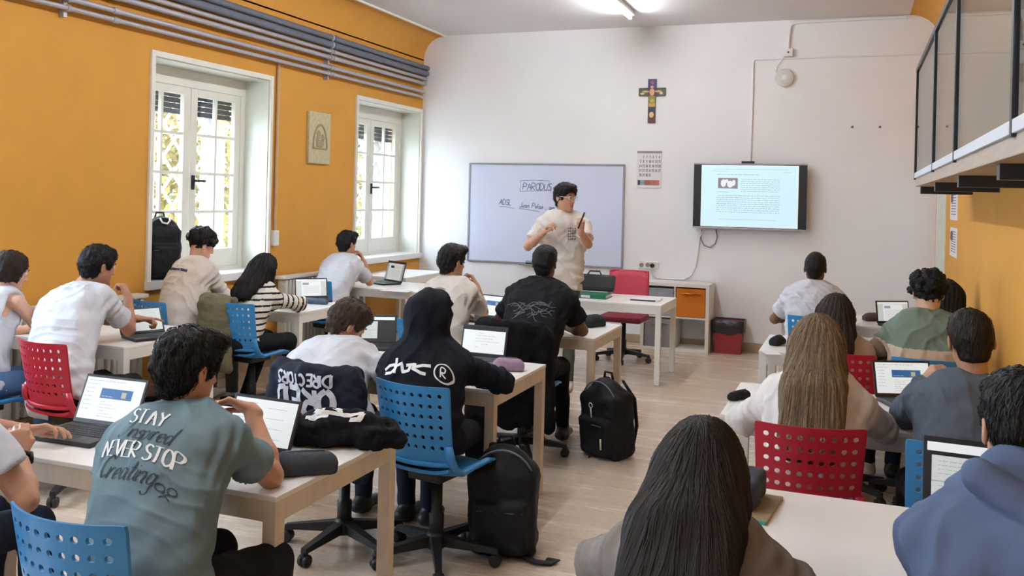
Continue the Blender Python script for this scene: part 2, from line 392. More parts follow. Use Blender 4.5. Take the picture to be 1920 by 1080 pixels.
# stone plaque
M_stone = mat('plaster_relief', srgb(196, 186, 150), .85, .12, 25, bump=.5, bscale=60)
a = at_x(575, 210, XL); b = at_x(614, 306, XL)
pq = empty('wall_plaque', (XL, (a.y + b.y) / 2, (a.z + b.z) / 2), 0, 'pale stone relief plaque hung between the two windows', 'plaque')
MB().bb(0, .035, -.20, .20, -.27, .27, bev=.006).build('slab', M_stone, pq)
M_stone2 = mat('plaster_relief_shadow', srgb(160, 152, 118), .85, .12, 25, bump=.5, bscale=60)
mb = MB()
mb.tube([(.037, -.13 * math.cos(t), -.11 + (.25 * math.sin(t) if 0 <= t <= PI else 0)) for t in [PI * i / 16 for i in range(17)]], .012, 6)
mb.tube([(.037, -.13, -.11), (.037, .13, -.11)], .010, 6)
mb.sphere((.034, -.03, .03), (.018, .035, .05)); mb.sphere((.034, .05, .0), (.016, .03, .045)); mb.sphere((.034, 0, -.06), (.015, .075, .04)); mb.sphere((.034, -.055, -.04), (.015, .02, .06))
mb.build('relief_figure', M_stone2, pq, smooth=True)

# ------------------------------------------------------------------ fluorescent tubes on the ceiling
M_tube = emis('lit_fluorescent_tube', (.93, .97, 1.0), TUBE_POWER)
M_batten = mat('white_batten', srgb(230, 230, 228), .4, .02)
def fixture(x, y0, label):
    f = empty('ceiling_tube_light', (x, y0 + .76, ZC), 0, label, 'light', 'fluorescent lights along the ceiling')
    MB().bb(-.045, .045, -.76, .76, -.045, 0, bev=.006).build('batten', M_batten, f)
    for s in (-1, 1): MB().bb(-.02, .02, s * .745 - .012, s * .745 + .012, -.09, -.045, bev=.004).build('lamp_holder', M_batten, f)
    MB().tube([(0, -.735, -.072), (0, .735, -.072)], .017, 12).build('tube', M_tube, f, auto=50)
fixture(-2.36, 8.22, 'lit white fluorescent tube on the ceiling before the front wall')
for yy, lb in ((6.0, 'over the middle rows'), (3.8, 'over the second row'), (1.6, 'over the first row'), (-.8, 'behind the camera')):  # unseen row follows the loft's shadow; one fixture added to brighten the room
    fixture(-2.36, yy, 'lit fluorescent tube on the ceiling %s, out of the picture' % lb)

# ------------------------------------------------------------------ things on the front wall
M_alu = mat('brushed_aluminium', srgb(150, 152, 162), .35, .04, 20, metal=.5)
M_board = mat('whiteboard_enamel', srgb(208, 215, 238), .22, .015, 2.0)  # bluish cast of the window light is put into the white enamel
wb = empty('whiteboard', (-3.612, YF, 1.4975), 0, 'large white dry-erase board with blue handwriting on the front wall', 'whiteboard')
bw, bh = 2.015, 1.235
MB().bb(-bw / 2, bw / 2, -.022, -.004, -bh / 2, bh / 2).build('board_surface', M_board, wb)
for b in ((-bw / 2 - .008, bw / 2 + .008, -.032, 0, bh / 2 - .012, bh / 2 + .010), (-bw / 2 - .008, bw / 2 + .008, -.032, 0, -bh / 2 - .010, -bh / 2 + .012), (-bw / 2 - .010, -bw / 2 + .012, -.032, 0, -bh / 2, bh / 2), (bw / 2 - .012, bw / 2 + .010, -.032, 0, -bh / 2, bh / 2)):
    MB().bb(*b, bev=.003).build('frame_rail', M_alu, wb)
MB().bb(-.28, .05, -.10, -.03, -bh / 2 - .02, -bh / 2 - .002, bev=.003).build('pen_tray', M_alu, wb)
er = empty('board_eraser', (-3.612 - .12, YF - .068, 1.4975 - bh / 2 - .002), 0, 'grey board eraser on the whiteboard tray', 'eraser')
MB().bb(-.075, .075, -.028, .028, 0, .016, bev=.003).build('felt', M_black, er); MB().bb(-.075, .075, -.028, .028, .016, .04, bev=.006).build('grip', mat('grey_eraser', srgb(150, 154, 164), .5), er)
# handwriting: pen strokes as thin ribbons on the board
STROKES = {
 'P': [[(0, 0), (0, 1), (.45, .95), (.55, .75), (.4, .52), (0, .5)]], 'A': [[(0, 0), (.3, 1), (.6, 0)], [(.12, .4), (.48, .4)]], 'R': [[(0, 0), (0, 1), (.45, .95), (.5, .72), (.35, .5), (0, .5), (.55, 0)]],
 'O': [[(.3, 0), (.05, .25), (.05, .75), (.3, 1), (.55, .75), (.55, .25), (.3, 0)]], 'D': [[(0, 0), (0, 1), (.35, .9), (.55, .5), (.35, .1), (0, 0)]], 'U': [[(0, 1), (.02, .3), (.25, 0), (.48, .3), (.5, 1)]],
 'S': [[(.5, .9), (.25, 1), (.05, .8), (.2, .55), (.45, .42), (.48, .15), (.25, 0), (0, .1)]], 'N': [[(0, 0), (0, 1), (.5, 0), (.5, 1)]], 'E': [[(.5, 1), (0, 1), (0, 0), (.5, 0)], [(0, .5), (.4, .5)]],
 'V': [[(0, 1), (.3, 0), (.6, 1)]], 'T': [[(0, 1), (.6, 1)], [(.3, 1), (.3, 0)]], 'Y': [[(0, 1), (.3, .5), (.6, 1)], [(.3, .5), (.3, 0)]], 'Z': [[(0, 1), (.5, 1), (0, 0), (.5, 0)]], 'L': [[(0, 1), (0, 0), (.45, 0)]],
 'I': [[(.1, 1), (.1, 0)]], 'M': [[(0, 0), (.05, 1), (.3, .4), (.55, 1), (.6, 0)]], 'H': [[(0, 0), (0, 1)], [(.5, 0), (.5, 1)], [(0, .5), (.5, .5)]], 'C': [[(.5, .85), (.3, 1), (.05, .7), (.05, .3), (.3, 0), (.5, .15)]], 'G': [[(.5, .85), (.3, 1), (.05, .7), (.05, .3), (.3, 0), (.5, .15), (.5, .45), (.3, .45)]],
 'a': [[(.4, .45), (.2, .5), (.05, .25), (.2, 0), (.4, .2), (.4, .48), (.42, .05), (.52, 0)]], 'i': [[(.1, .5), (.1, .08), (.2, 0)], [(.1, .68), (.11, .72)]], 'n': [[(0, .5), (.02, 0)], [(.02, .35), (.2, .5), (.34, .4), (.34, .05), (.44, 0)]], 's': [[(.32, .45), (.12, .5), (.05, .36), (.28, .2), (.25, .02), (0, .04)]],
 'p': [[(0, .5), (0, -.4)], [(0, .4), (.2, .52), (.36, .3), (.2, 0), (0, .1)]], 'r': [[(0, .5), (.02, 0)], [(.02, .3), (.15, .5), (.3, .46)]], 'e': [[(.05, .25), (.35, .3), (.25, .5), (.06, .35), (.12, .02), (.36, .08)]], 'd': [[(.36, .42), (.18, .5), (.04, .25), (.18, 0), (.36, .2)], [(.40, 1), (.36, .05), (.46, 0)]],
 't': [[(.15, .85), (.12, .1), (.25, 0), (.3, .05)], [(0, .55), (.3, .57)]], 'g': [[(.36, .42), (.18, .5), (.04, .25), (.18, .02), (.36, .2), (.38, .5), (.34, -.3), (.15, -.42), (0, -.3)]], 'c': [[(.34, .42), (.18, .5), (.03, .25), (.16, 0), (.35, .08)]], 'h': [[(.06, 1), (0, 0)], [(.02, .3), (.2, .5), (.34, .4), (.32, 0)]], 'k': [[(.06, 1), (0, 0)], [(.36, .5), (.04, .22), (.36, 0)]],
 'o': [[(.2, 0), (.03, .25), (.2, .5), (.38, .25), (.2, 0)]], 'l': [[(.08, 1), (.04, .1), (.16, 0)]], 'v': [[(0, .5), (.18, 0), (.36, .5)]], 'u': [[(0, .5), (.02, .1), (.18, 0), (.34, .2)], [(.34, .5), (.36, .05), (.44, 0)]], ',': [[(.1, .08), (.02, -.16)]], ':': [[(.08, .1), (.08, .14)], [(.08, .42), (.08, .46)]], '.': [[(.05, 0), (.08, .04)]], ' ': [],
 '@': [[(.05, .78), (.2, 1), (.62, .98)], [(.42, 1), (.34, .5), (.2, .05), (.02, .0), (-.08, .15)]], 'J': [[(.4, 1), (.38, .1), (.15, -.1), (0, .1)]], 'm': [[(0, .5), (.0, 0)], [(.0, .35), (.15, .5), (.25, .4), (.25, 0)], [(.25, .35), (.4, .5), (.5, .4), (.5, 0)]]}
def strokes_of(text, size, slant=0.0, track=.12, wob=0.0, seed=1):
    """list of polylines (2D, metres) for a line of text, and its width"""
    rr = random.Random(seed); x = 0; out = []
    for ch in text:
        g = STROKES.get(ch, []); wch = .35
        if g:
            wch = max(p[0] for st in g for p in st)
            for st in g:
                pts = [Vector((p[0], p[1])) for p in st]
                fine = []
                for i in range(len(pts) - 1):     # Catmull-Rom for rounder hands
                    p0 = pts[max(i - 1, 0)]; p1 = pts[i]; p2 = pts[i + 1]; p3 = pts[min(i + 2, len(pts) - 1)]
                    sharp = len(pts) <= 3 or ch in 'AENVTYZLIMH'
                    for t in [k / 5 for k in range(5)]:
                        if sharp: q = p1.lerp(p2, t)
                        else: q = .5 * ((2 * p1) + (p2 - p0) * t + (2 * p0 - 5 * p1 + 4 * p2 - p3) * t * t + (3 * p1 - p0 - 3 * p2 + p3) * t ** 3)
                        fine.append(q)
                fine.append(pts[-1])
                out.append([((x + q.x + q.y * slant + rr.gauss(0, wob)) * size, (q.y + rr.gauss(0, wob)) * size) for q in fine])
        x += wch + track
    return out, (x - track) * size
def ribbon(mb, pts, wfun, to3, mi=0):
    """flat ribbon along a 2D polyline; wfun(direction angle) gives the half width"""
    n = len(pts); L = []; Rr = []
    for i in range(n):
        a = Vector(pts[max(i - 1, 0)]); b = Vector(pts[min(i + 1, n - 1)]); d = b - a
        if d.length < 1e-9: d = Vector((1, 0))
        ang = math.atan2(d.y, d.x); h = wfun(ang); d.normalize(); nn = Vector((-d.y, d.x)) * h; c = Vector(pts[i])
        L.append(to3(c + nn)); Rr.append(to3(c - nn))
    vs = L + Rr; mb.add(vs, [(i, n + i, n + i + 1, i + 1) for i in range(n - 1)], mi)
M_ink = mat('blue_marker_ink', srgb(98, 112, 158), .6, .05)
def board_text(mb, text, px, py, h, ang=0.0, seed=1, wd=.004):
    o = at_y(px, py, YF - .023); st, _ = strokes_of(text, h, .12, .10, .02, seed)
    for s_ in st:
        ribbon(mb, s_, lambda a: wd, lambda q: Vector((o.x + 3.612 + q.x * math.cos(ang) - q.y * math.sin(ang), -.0235, o.z - 1.4975 + q.x * math.sin(ang) + q.y * math.cos(ang))))
mb = MB()
board_text(mb, 'PARODUS', 980, 356, .085, 0, 3, .0045); board_text(mb, 'ADSL', 936, 383, .065, -.04, 4, .005); board_text(mb, 'Juan Pelaez, am', 974, 388, .062, -.06, 5)
def board_line(mb, pts, wd=.003):
    P = [at_y(x, y, YF - .0235) for x, y in pts]
    ribbon(mb, [(p.x + 3.612, p.z - 1.4975) for p in P], lambda a: wd, lambda q: Vector((q.x, -.0235, q.y)))
board_line(mb, [(975, 359), (976, 339), (1001, 338), (1030, 339), (1033, 361)]); board_line(mb, [(975, 359), (1000, 358), (1031, 357)]); board_line(mb, [(936, 387), (950, 388), (965, 391)]); board_line(mb, [(973, 391), (990, 393), (1012, 397)])
mb.build('handwriting', M_ink, wb)

# painted crucifix
cr = empty('wall_crucifix', (-2.29, YF, 2.88), 0, 'small painted wooden crucifix high on the front wall', 'crucifix')
out = [(-.045, -.26), (.045, -.26), (.045, .06), (.16, .06), (.16, .155), (.05, .155), (.05, .26), (-.05, .26), (-.05, .155), (-.16, .155), (-.16, .06), (-.045, .06)]
MX = Matrix(((1, 0, 0), (0, 0, -1), (0, 1, 0)))
MB().prism(out, .022, MX).build('wood_cross', mat('dark_red_cross_wood', srgb(82, 44, 52), .5, .1), cr)
cols = {'blue': (52, 60, 132), 'gold': (196, 150, 74), 'olive': (128, 128, 50), 'green': (54, 84, 62), 'skin': (206, 156, 124), 'red': (150, 62, 70), 'navy': (44, 52, 74), 'cream': (222, 196, 140)}
def patch(col, x0, x1, z0, z1, d=.0235):
    mbp = MB(); n = 12; cx, cz = (x0 + x1) / 2, (z0 + z1) / 2
    mbp.add([(cx + (x1 - x0) / 2 * math.cos(2 * PI * k / n), -d, cz + (z1 - z0) / 2 * math.sin(2 * PI * k / n)) for k in range(n)], [tuple(range(n))]); 
    mbp.build('painted_patch', mat('cross_paint_' + col, srgb(*cols[col]), .5, .15, 60), cr)
def patchr(col, x0, x1, z0, z1, d=.0228):
    MB().quad((x0, -d, z0), (x1, -d, z0), (x1, -d, z1), (x0, -d, z1)).build('painted_patch', mat('cross_paint_' + col, srgb(*cols[col]), .5, .15, 60), cr)
patchr('blue', -.044, .044, .155, .254); patchr('green', -.154, -.05, .066, .149); patchr('green', .05, .154, .066, .149); patchr('olive', -.039, .039, -.03, .06); patchr('navy', -.039, .039, -.15, -.07); patchr('gold', -.039, .039, -.07, -.03)
for a in (('red', -.022, .022, .19, .24), ('skin', -.03, .03, .06, .15), ('skin', -.12, -.03, .10, .125), ('skin', .03, .12, .10, .125), ('cream', .09, .13, .075, .105), ('cream', -.14, -.09, .075, .10), ('cream', -.028, .028, -.20, -.13), ('gold', -.02, .025, -.02, .02), ('skin', -.02, .02, .15, .18)): patch(*a)

# wall calendar
ca = empty('wall_calendar', (-2.305, YF, 2.065), 0, 'paper month calendar hanging above the power sockets', 'calendar')
M_paper = mat('calendar_paper', srgb(226, 220, 222), .7, .03); M_print = mat('calendar_print', srgb(40, 40, 50), .7)
MB().bb(-.145, .145, -.012, 0, -.215, .215).build('sheet', M_paper, ca); MB().bb(-.147, .147, -.015, 0, .195, .222, bev=.003).build('binding', mat('calendar_binding', srgb(150, 140, 146), .5), ca)
mb = MB(); DG = {'0': STROKES['O'], '1': [[(.1, .75), (.3, 1), (.3, 0)]], '2': [[(.02, .8), (.25, 1), (.5, .75), (0, 0), (.52, 0)]], '3': [[(0, .95), (.4, 1), (.45, .75), (.2, .52), (.5, .3), (.3, 0), (0, .08)]], '4': [[(.4, 0), (.4, 1), (0, .3), (.55, .3)]], '5': [[(.5, 1), (.08, 1), (.05, .58), (.4, .6), (.5, .25), (.25, 0), (0, .1)]], '6': [[(.45, 1), (.1, .55), (.05, .2), (.28, 0), (.5, .25), (.3, .5), (.08, .38)]], '7': [[(0, 1), (.52, 1), (.18, 0)]], '8': [[(.27, .52), (.05, .75), (.27, 1), (.5, .75), (.27, .52), (.02, .25), (.27, 0), (.52, .25), (.27, .52)]], '9': [[(.5, .6), (.25, .5), (.05, .75), (.27, 1), (.5, .8), (.45, .3), (.2, 0)]]}; day = 0
for r_ in range(5):
    for c_ in range(7):
        if (r_ == 0 and c_ < 1) or (r_ == 4 and c_ > 3): continue
        day += 1; tx = str(day)
        for q_, ch in enumerate(tx):
            x = -.118 + c_ * .038 + q_ * .014 + (.006 if len(tx) == 1 else 0); z = .155 - r_ * .054
            for st in DG[ch]: ribbon(mb, [(x + p[0] * .021, z + p[1] * .032) for p in st], lambda a: .0026, lambda q: Vector((q.x, -.0126, q.y - .02)))
mb.build('printed_numbers', M_print, ca)
for (x0, x1, c, nm) in ((-.135, -.105, (52, 58, 64), 'a'), (-.105, -.05, (140, 160, 170), 'b'), (-.05, .02, (150, 96, 92), 'c'), (.02, .125, (176, 108, 96), 'd')):
    MB().quad((x0, -.0126, -.185), (x1, -.0126, -.185), (x1, -.0126, -.125), (x0, -.0126, -.125)).build('printed_photo', mat('calendar_photo_' + nm, srgb(*c), .6, .15, 40), ca)

# television
M_tvb = mat('television_black', srgb(24, 28, 36), .25, .05); M_tvf = mat('television_silver_edge', srgb(170, 168, 176), .3, .03, metal=.4)
tv = empty('wall_television', (-1.133, YF - .12, 1.772), 0, 'wall mounted television showing a document page with a small photo', 'television')
tw, th_ = 1.245, .725
MB().bb(-tw / 2, tw / 2, 0, .055, -th_ / 2, th_ / 2, bev=.006).build('housing', M_tvb, tv)
for b in ((-tw / 2 - .004, tw / 2 + .004, -.008, .02, th_ / 2 - .006, th_ / 2 + .010), (-tw / 2 - .004, tw / 2 + .004, -.008, .02, -th_ / 2 - .014, -th_ / 2 + .006)): MB().bb(*b, bev=.002).build('edge_strip', M_tvf, tv)
for s in (-1, 1): MB().bb(s * tw / 2 - s * .085, s * tw / 2, -.006, .0, -th_ / 2 + .006, th_ / 2 - .006).build('speaker_grille', M_tvb, tv)
MB().bb(-.25, .25, .055, .12, -.2, .2).build('wall_bracket', M_black, tv)
MB().bb(-.09, .05, -.01, .04, th_ / 2 + .008, th_ / 2 + .035, bev=.004).build('camera_bar', M_black, tv)
def screen_mats():
    return [emis('screen_white', (.90, .95, .97), .40), emis('screen_blue', (.03, .14, .38), .40), emis('screen_grey_text', (.36, .42, .46), .36), emis('screen_dark', (.02, .022, .03), .2), emis('screen_cyan_white', (.60, .84, .96), .50), emis('screen_photo', (.30, .26, .30), .4), emis('screen_pale', (.72, .76, .74), .36), emis('screen_gold', (.5, .48, .3), .4)]
SM = screen_mats()
def rect(mb, x0, x1, z0, z1, y, mi): mb.quad((x0, y, z0), (x1, y, z0), (x1, y, z1), (x0, y, z1), mi)
mb = MB(); sw = tw / 2 - .088; sh = th_ / 2 - .012
rect(mb, -sw, sw, -sh, sh, -.0065, 4)
mb.build('display', SM, tv)
mb = MB(); rr = random.Random(11); y = -.0072
rect(mb, -sw, sw, sh - .012, sh, y, 0); rect(mb, -sw, sw, -sh, -sh + .012, y, 0); rect(mb, sw - .016, sw, -sh, sh, y, 0); rect(mb, -sw, -sw + .01, -sh, sh, y, 0)
def textline(mb, x0, x1, z, h, y, mi=2):
    x = x0
    while x < x1 - .006:
        l_ = rr.uniform(.012, .05) * (1 if h > .006 else .45)
        e = min(x1, x + l_)
        nn = max(1, int((e - x) / (h * .9)))
        for k in range(nn):
            xa = x + (e - x) * k / nn; rect(mb, xa, xa + (e - x) / nn * .72, z - h * rr.uniform(.25, .5), z + h * rr.uniform(.2, .55), y, mi)
        x = e + h * .9
textline(mb, -.40, .42, .305, .006, y); textline(mb, -.43, -.22, .282, .006, y); textline(mb, .36, .45, .275, .006, y); textline(mb, -.36, .10, .245, .010, y)
for k in range(7): textline(mb, -.09, .34 - (k == 6) * .02, .19 - k * .0225, .008, y)
textline(mb, -.36, -.22, .045, .008, y)
for k in range(9): textline(mb, -.36 + .015 * (k == 0), .34, .005 - k * .0235, .009, y)
textline(mb, -.33, .30, -.265, .007, y)
rect(mb, -.345, -.125, .085, .205, y, 5)
mb.build('page_text', SM, tv)
mb = MB()
for (x, z, a, b) in ((-.285, .145, .03, .045), (-.21, .135, .035, .04), (-.25, .17, .02, .02), (-.17, .15, .02, .035)):
    mb.add([(x + a * math.cos(2 * PI * k / 10), -.0076, z + b * math.sin(2 * PI * k / 10)) for k in range(10)], [tuple(range(10))], 0)
mb.build('page_photo_detail', SM, tv)
# TV leads
cb = MB(); P = lambda px, py, y=YF - .02: at_y(px, py, y)
pts = [P(1320, 428), P(1312, 446), P(1309, 470), P(1304, 500), P(1296, 516), P(1282, 524), P(1255, 523), P(1232, 522), P(1222, 512), P(1217, 502)]
tag(MB().tube([Vector(p) for p in pts], .008, 8).build('power_cable', M_whitep, auto=60), 'white cable looping from the television down to the wall sockets', 'cable')
pts = [P(1316, 430), P(1314, 448), P(1320, 460), P(1331, 464), P(1341, 457), P(1345, 444), P(1342, 430)]
tag(MB().tube(pts, .006, 8).build('signal_cable', mat('grey_cable', srgb(110, 108, 112), .5), auto=60), 'dark cable loop hanging under the television', 'cable')
# sockets
so = empty('power_socket_strip', (0, YF, 0), 0, 'row of three white wall sockets with a black plug', 'socket')
a = P(1198, 489, YF); b = P(1235, 504, YF)
MB().bb(a.x, b.x, -.035, 0, b.z, a.z, bev=.006).build('socket_box', M_whitep, so)
for k, px in enumerate((1204, 1215.5)): q = P(px, 496.5, YF); MB().lathe([(.026, 0), (.024, .004)], (q.x, -.036, q.z), 16, 0, rotx(PI / 2)).build('socket_face', mat('socket_grey', srgb(130, 128, 126), .6), so)
q = P(1224.5, 497.5, YF); MB().lathe([(.024, 0), (.028, .02), (.016, .05)], (q.x, -.036, q.z), 16, 0, rotx(PI / 2)).build('black_plug', M_black, so)
# surface conduits, junction box and round access point
def surf(name, pts, r, label, m=M_white):
    return tag(MB().tube([Vector((P(x, y, YF).x, YF - r * .8, P(x, y, YF).z)) for x, y in pts], r, 8).build(name, m, auto=50), label, 'conduit')
surf('wall_conduit', [(1407, 304), (1410, 220), (1412.5, 120), (1414, 113), (1420, 112), (1560, 107), (1740, 101)], .011, 'thin painted conduit rising from the television and turning right')
surf('wall_conduit', [(1478, 96), (1480, 60), (1482, 50), (1486, 45), (1500, 42), (1600, 37), (1700, 32)], .018, 'painted pipe under the ceiling bending down to the junction box')
q = P(1478.5, 99, YF); jb = empty('junction_box', (q.x, YF, q.z), 0, 'small white junction box above the round access point', 'box')
MB().bb(-.05, .05, -.045, 0, -.045, .045, bev=.008).build('box_body', M_whitep, jb); MB().lathe([(.012, 0), (.012, .004)], (0, -.046, 0), 10, 0, rotx(PI / 2)).build('screw', M_grey, jb)
q = P(1471, 146, YF); ap = empty('access_point', (q.x, YF, q.z), 0, 'round white wireless access point on the front wall', 'access point')
MB().lathe([(.10, 0), (.105, .015), (.102, .035), (.085, .045), (.04, .049), (.001, .05)], (0, 0, 0), 32, 0, rotx(PI / 2)).build('disc', mat('access_point_plastic', srgb(206, 202, 200), .5), ap, auto=30)
MB().lathe([(.030, .0), (.027, .0015)], (0, -.0488, 0), 24, 0, rotx(PI / 2)).build('centre_ring', M_whitep, ap)
tag(MB().tube([P(1473, 102, YF - .03), P(1466, 112, YF - .02), P(1457, 124, YF - .02), P(1455, 134, YF - .015), P(1459, 139, YF - .015)], .006, 6).build('network_cable', M_whitep, auto=60), 'thin white cable from the junction box to the access point', 'cable')
# two fixing holes left in the wall
for px, lb in ((1598, 'left'), (1650, 'right')):
    q = P(px, 238, YF); tag(MB().lathe([(.014, 0), (.010, .006), (.002, .008)], (q.x, YF, q.z), 10, 0, rotx(PI / 2)).build('wall_plug', M_grey), 'tiny grey wall plug, %s of the pair beside the loft' % lb, 'wall plug')
# notices on the right wall beside the door
for k, (py0, py1, px) in enumerate(((352, 413, 1790), (427, 482, 1789))):
    a = at_x(px, py0, XR); b = at_x(px, py1, XR)
    nt_ = empty('wall_notice', (XR, a.y, (a.z + b.z) / 2), 0, 'white printed notice on the orange wall beside the door, %s of two' % ('upper' if k == 0 else 'lower'), 'notice')
    h = (a.z - b.z) / 2
    MB().bb(-.004, 0, -.30, .30, -h, h).build('paper', M_paper, nt_)
    mb = MB()
    for j in range(9): mb.quad((-.0045, -.2, h * (.75 - j * .17)), (-.0045, .22, h * (.75 - j * .17)), (-.0045, .22, h * (.69 - j * .17)), (-.0045, -.2, h * (.69 - j * .17)))
    mb.build('printed_lines', mat('notice_print', srgb(120, 116, 130), .7), nt_)
    MB().quad((-.0046, .05, h * .1), (-.0046, .26, h * .1), (-.0046, .26, h * .7), (-.0046, .05, h * .7)).build('printed_block', mat('notice_block', srgb(86, 80, 96), .7), nt_)

# ------------------------------------------------------------------ loft with the glass railing on the right
X0 = .42; YE = 7.5
M_glass2 = bpy.data.materials.new('railing_glass'); M_glass2.use_nodes = True; _g(M_glass2, (.80, .86, .86, 1))
M_fascia = mat('loft_fascia_board', srgb(176, 160, 146), .55, .08, 6, stretch=(8, .6, 8))
M_frame = mat('railing_black_profile', srgb(30, 36, 44), .35, .05)
M_frost = mat('railing_white_strip', srgb(214, 220, 230), .35, .02)
lf = empty('loft', (X0, YE, 0), 0, 'narrow loft with a glass railing jutting from the right wall', 'loft')
zb, zs, zw, zt = 1.853, 1.915, 1.955, 2.73
MB().bb(0, XR - X0 + .0, -YE + YB + .02, 0, zb, zs, bev=.004).build('deck_board', M_fascia, lf)
for yb_ in (-.03, -1.35, -2.7, -4.0, -5.4): MB().bb(.03, XR - X0, yb_ - .07, yb_, zb - .055, zb).build('support_beam', M_frame, lf)
rl = empty('railing', (0, 0, 0)); rl.parent = lf
ypost = [at_x(px, 200, X0 - .0).y - YE for px in (1754, 1795, 1905)]
MB().bb(-.012, .012, -YE + YB + .04, -.004, zs, zw, bev=.002).build('white_strip', M_frost, rl)
edges = [-.02] + ypost + [ypost[-1] - 1.1, ypost[-1] - 2.2]
for a, b in zip(edges[:-1], edges[1:]): MB().bb(-.005, .005, b + .02, a - .02, zw, zt - .02).build('glass_panel', M_glass2, rl)
for i, yp in enumerate([-.012] + edges[1:-1]):
    wpo = .010 if i in (0,) else .02
    MB().bb(-.014, .014, yp - wpo, yp + wpo, zs - .01, zt, bev=.003).build('post', M_frame, rl)
MB().bb(-.016, .016, -YE + YB + .04, 0, zt - .012, zt + .022, bev=.004).build('top_rail', M_frame, rl)
# ================================================================== FURNITURE
TZ = .74
M_top = mat('white_laminate_top', srgb(240, 237, 234), .28, .015, 3.0)
M_apron = mat('bounce_tinted_edge', srgb(218, 202, 182), .5, .06, 5.0, stretch=(6, 6, 1))  # orange wall bounce on the white aprons and legs put into this beige
M_tblw = mat('white_table_paint', srgb(228, 224, 216), .4, .02, 4.0)
def table(x0, x1, y0, y1, label, rz=0.0, m=None, z=TZ, group='classroom tables in columns'):
    m = m or M_apron
    t = empty('school_table', ((x0 + x1) / 2, (y0 + y1) / 2, 0), rz, label, 'table', group); a, b = (x1 - x0) / 2, (y1 - y0) / 2
    MB().bb(-a, a, -b, b, z - .018, z, bev=.003).build('table_top', M_top, t)
    for s in (-1, 1):
        MB().bb(-a + .05, a - .05, s * b - s * .022, s * b - s * .002, z - .085, z - .018).build('apron', m, t)
        MB().bb(s * a - s * .022, s * a - s * .002, -b + .05, b - .05, z - .085, z - .018).build('apron', m, t)
        for q in (-1, 1): MB().bb(s * a - s * .002, s * a - s * .052, q * b - q * .002, q * b - q * .052, .004, z - .018, bev=.003).build('leg', m, t)
    return t
table(-2.88, -1.68, 2.40, 3.20, 'white table nearest the camera in the middle column, holding a black jumper')
table(-2.85, -1.65, 4.16, 4.96, 'white table in the middle column with a lilac pencil case')
table(-2.86, -1.66, 6.02, 6.82, 'white table in the middle column just before the teacher')
table(-2.84, -1.645, 8.23, 9.00, 'teacher\'s white desk with the green folder', m=M_tblw)
table(-5.14, -4.10, 4.27, 5.10, 'white table by the orange wall with the folded touchscreen laptop', m=M_tblw)
table(-5.14, -4.10, 6.11, 6.90, 'white table by the orange wall under the backpack window', m=M_tblw)
table(-5.14, -3.98, 8.06, 8.86, 'white table by the orange wall nearest the front', m=M_tblw)
table(-5.28, -4.62, 8.92, 9.98, 'spare white table under the window beside the whiteboard wall', m=M_tblw, z=.78)
table(-.58, .62, 2.38, 3.16, 'white table at the lower right with a brown notebook', m=M_tblw)
table(-.555, .645, 4.18, 4.97, 'white table at the right in front of the red chair', m=M_tblw)
table(-.57, .63, 6.08, 6.87, 'white table at the right behind the green jumper student', m=M_tblw)
table(-.55, .65, 7.72, 8.50, 'white table at the right nearest the front wall', m=M_tblw)

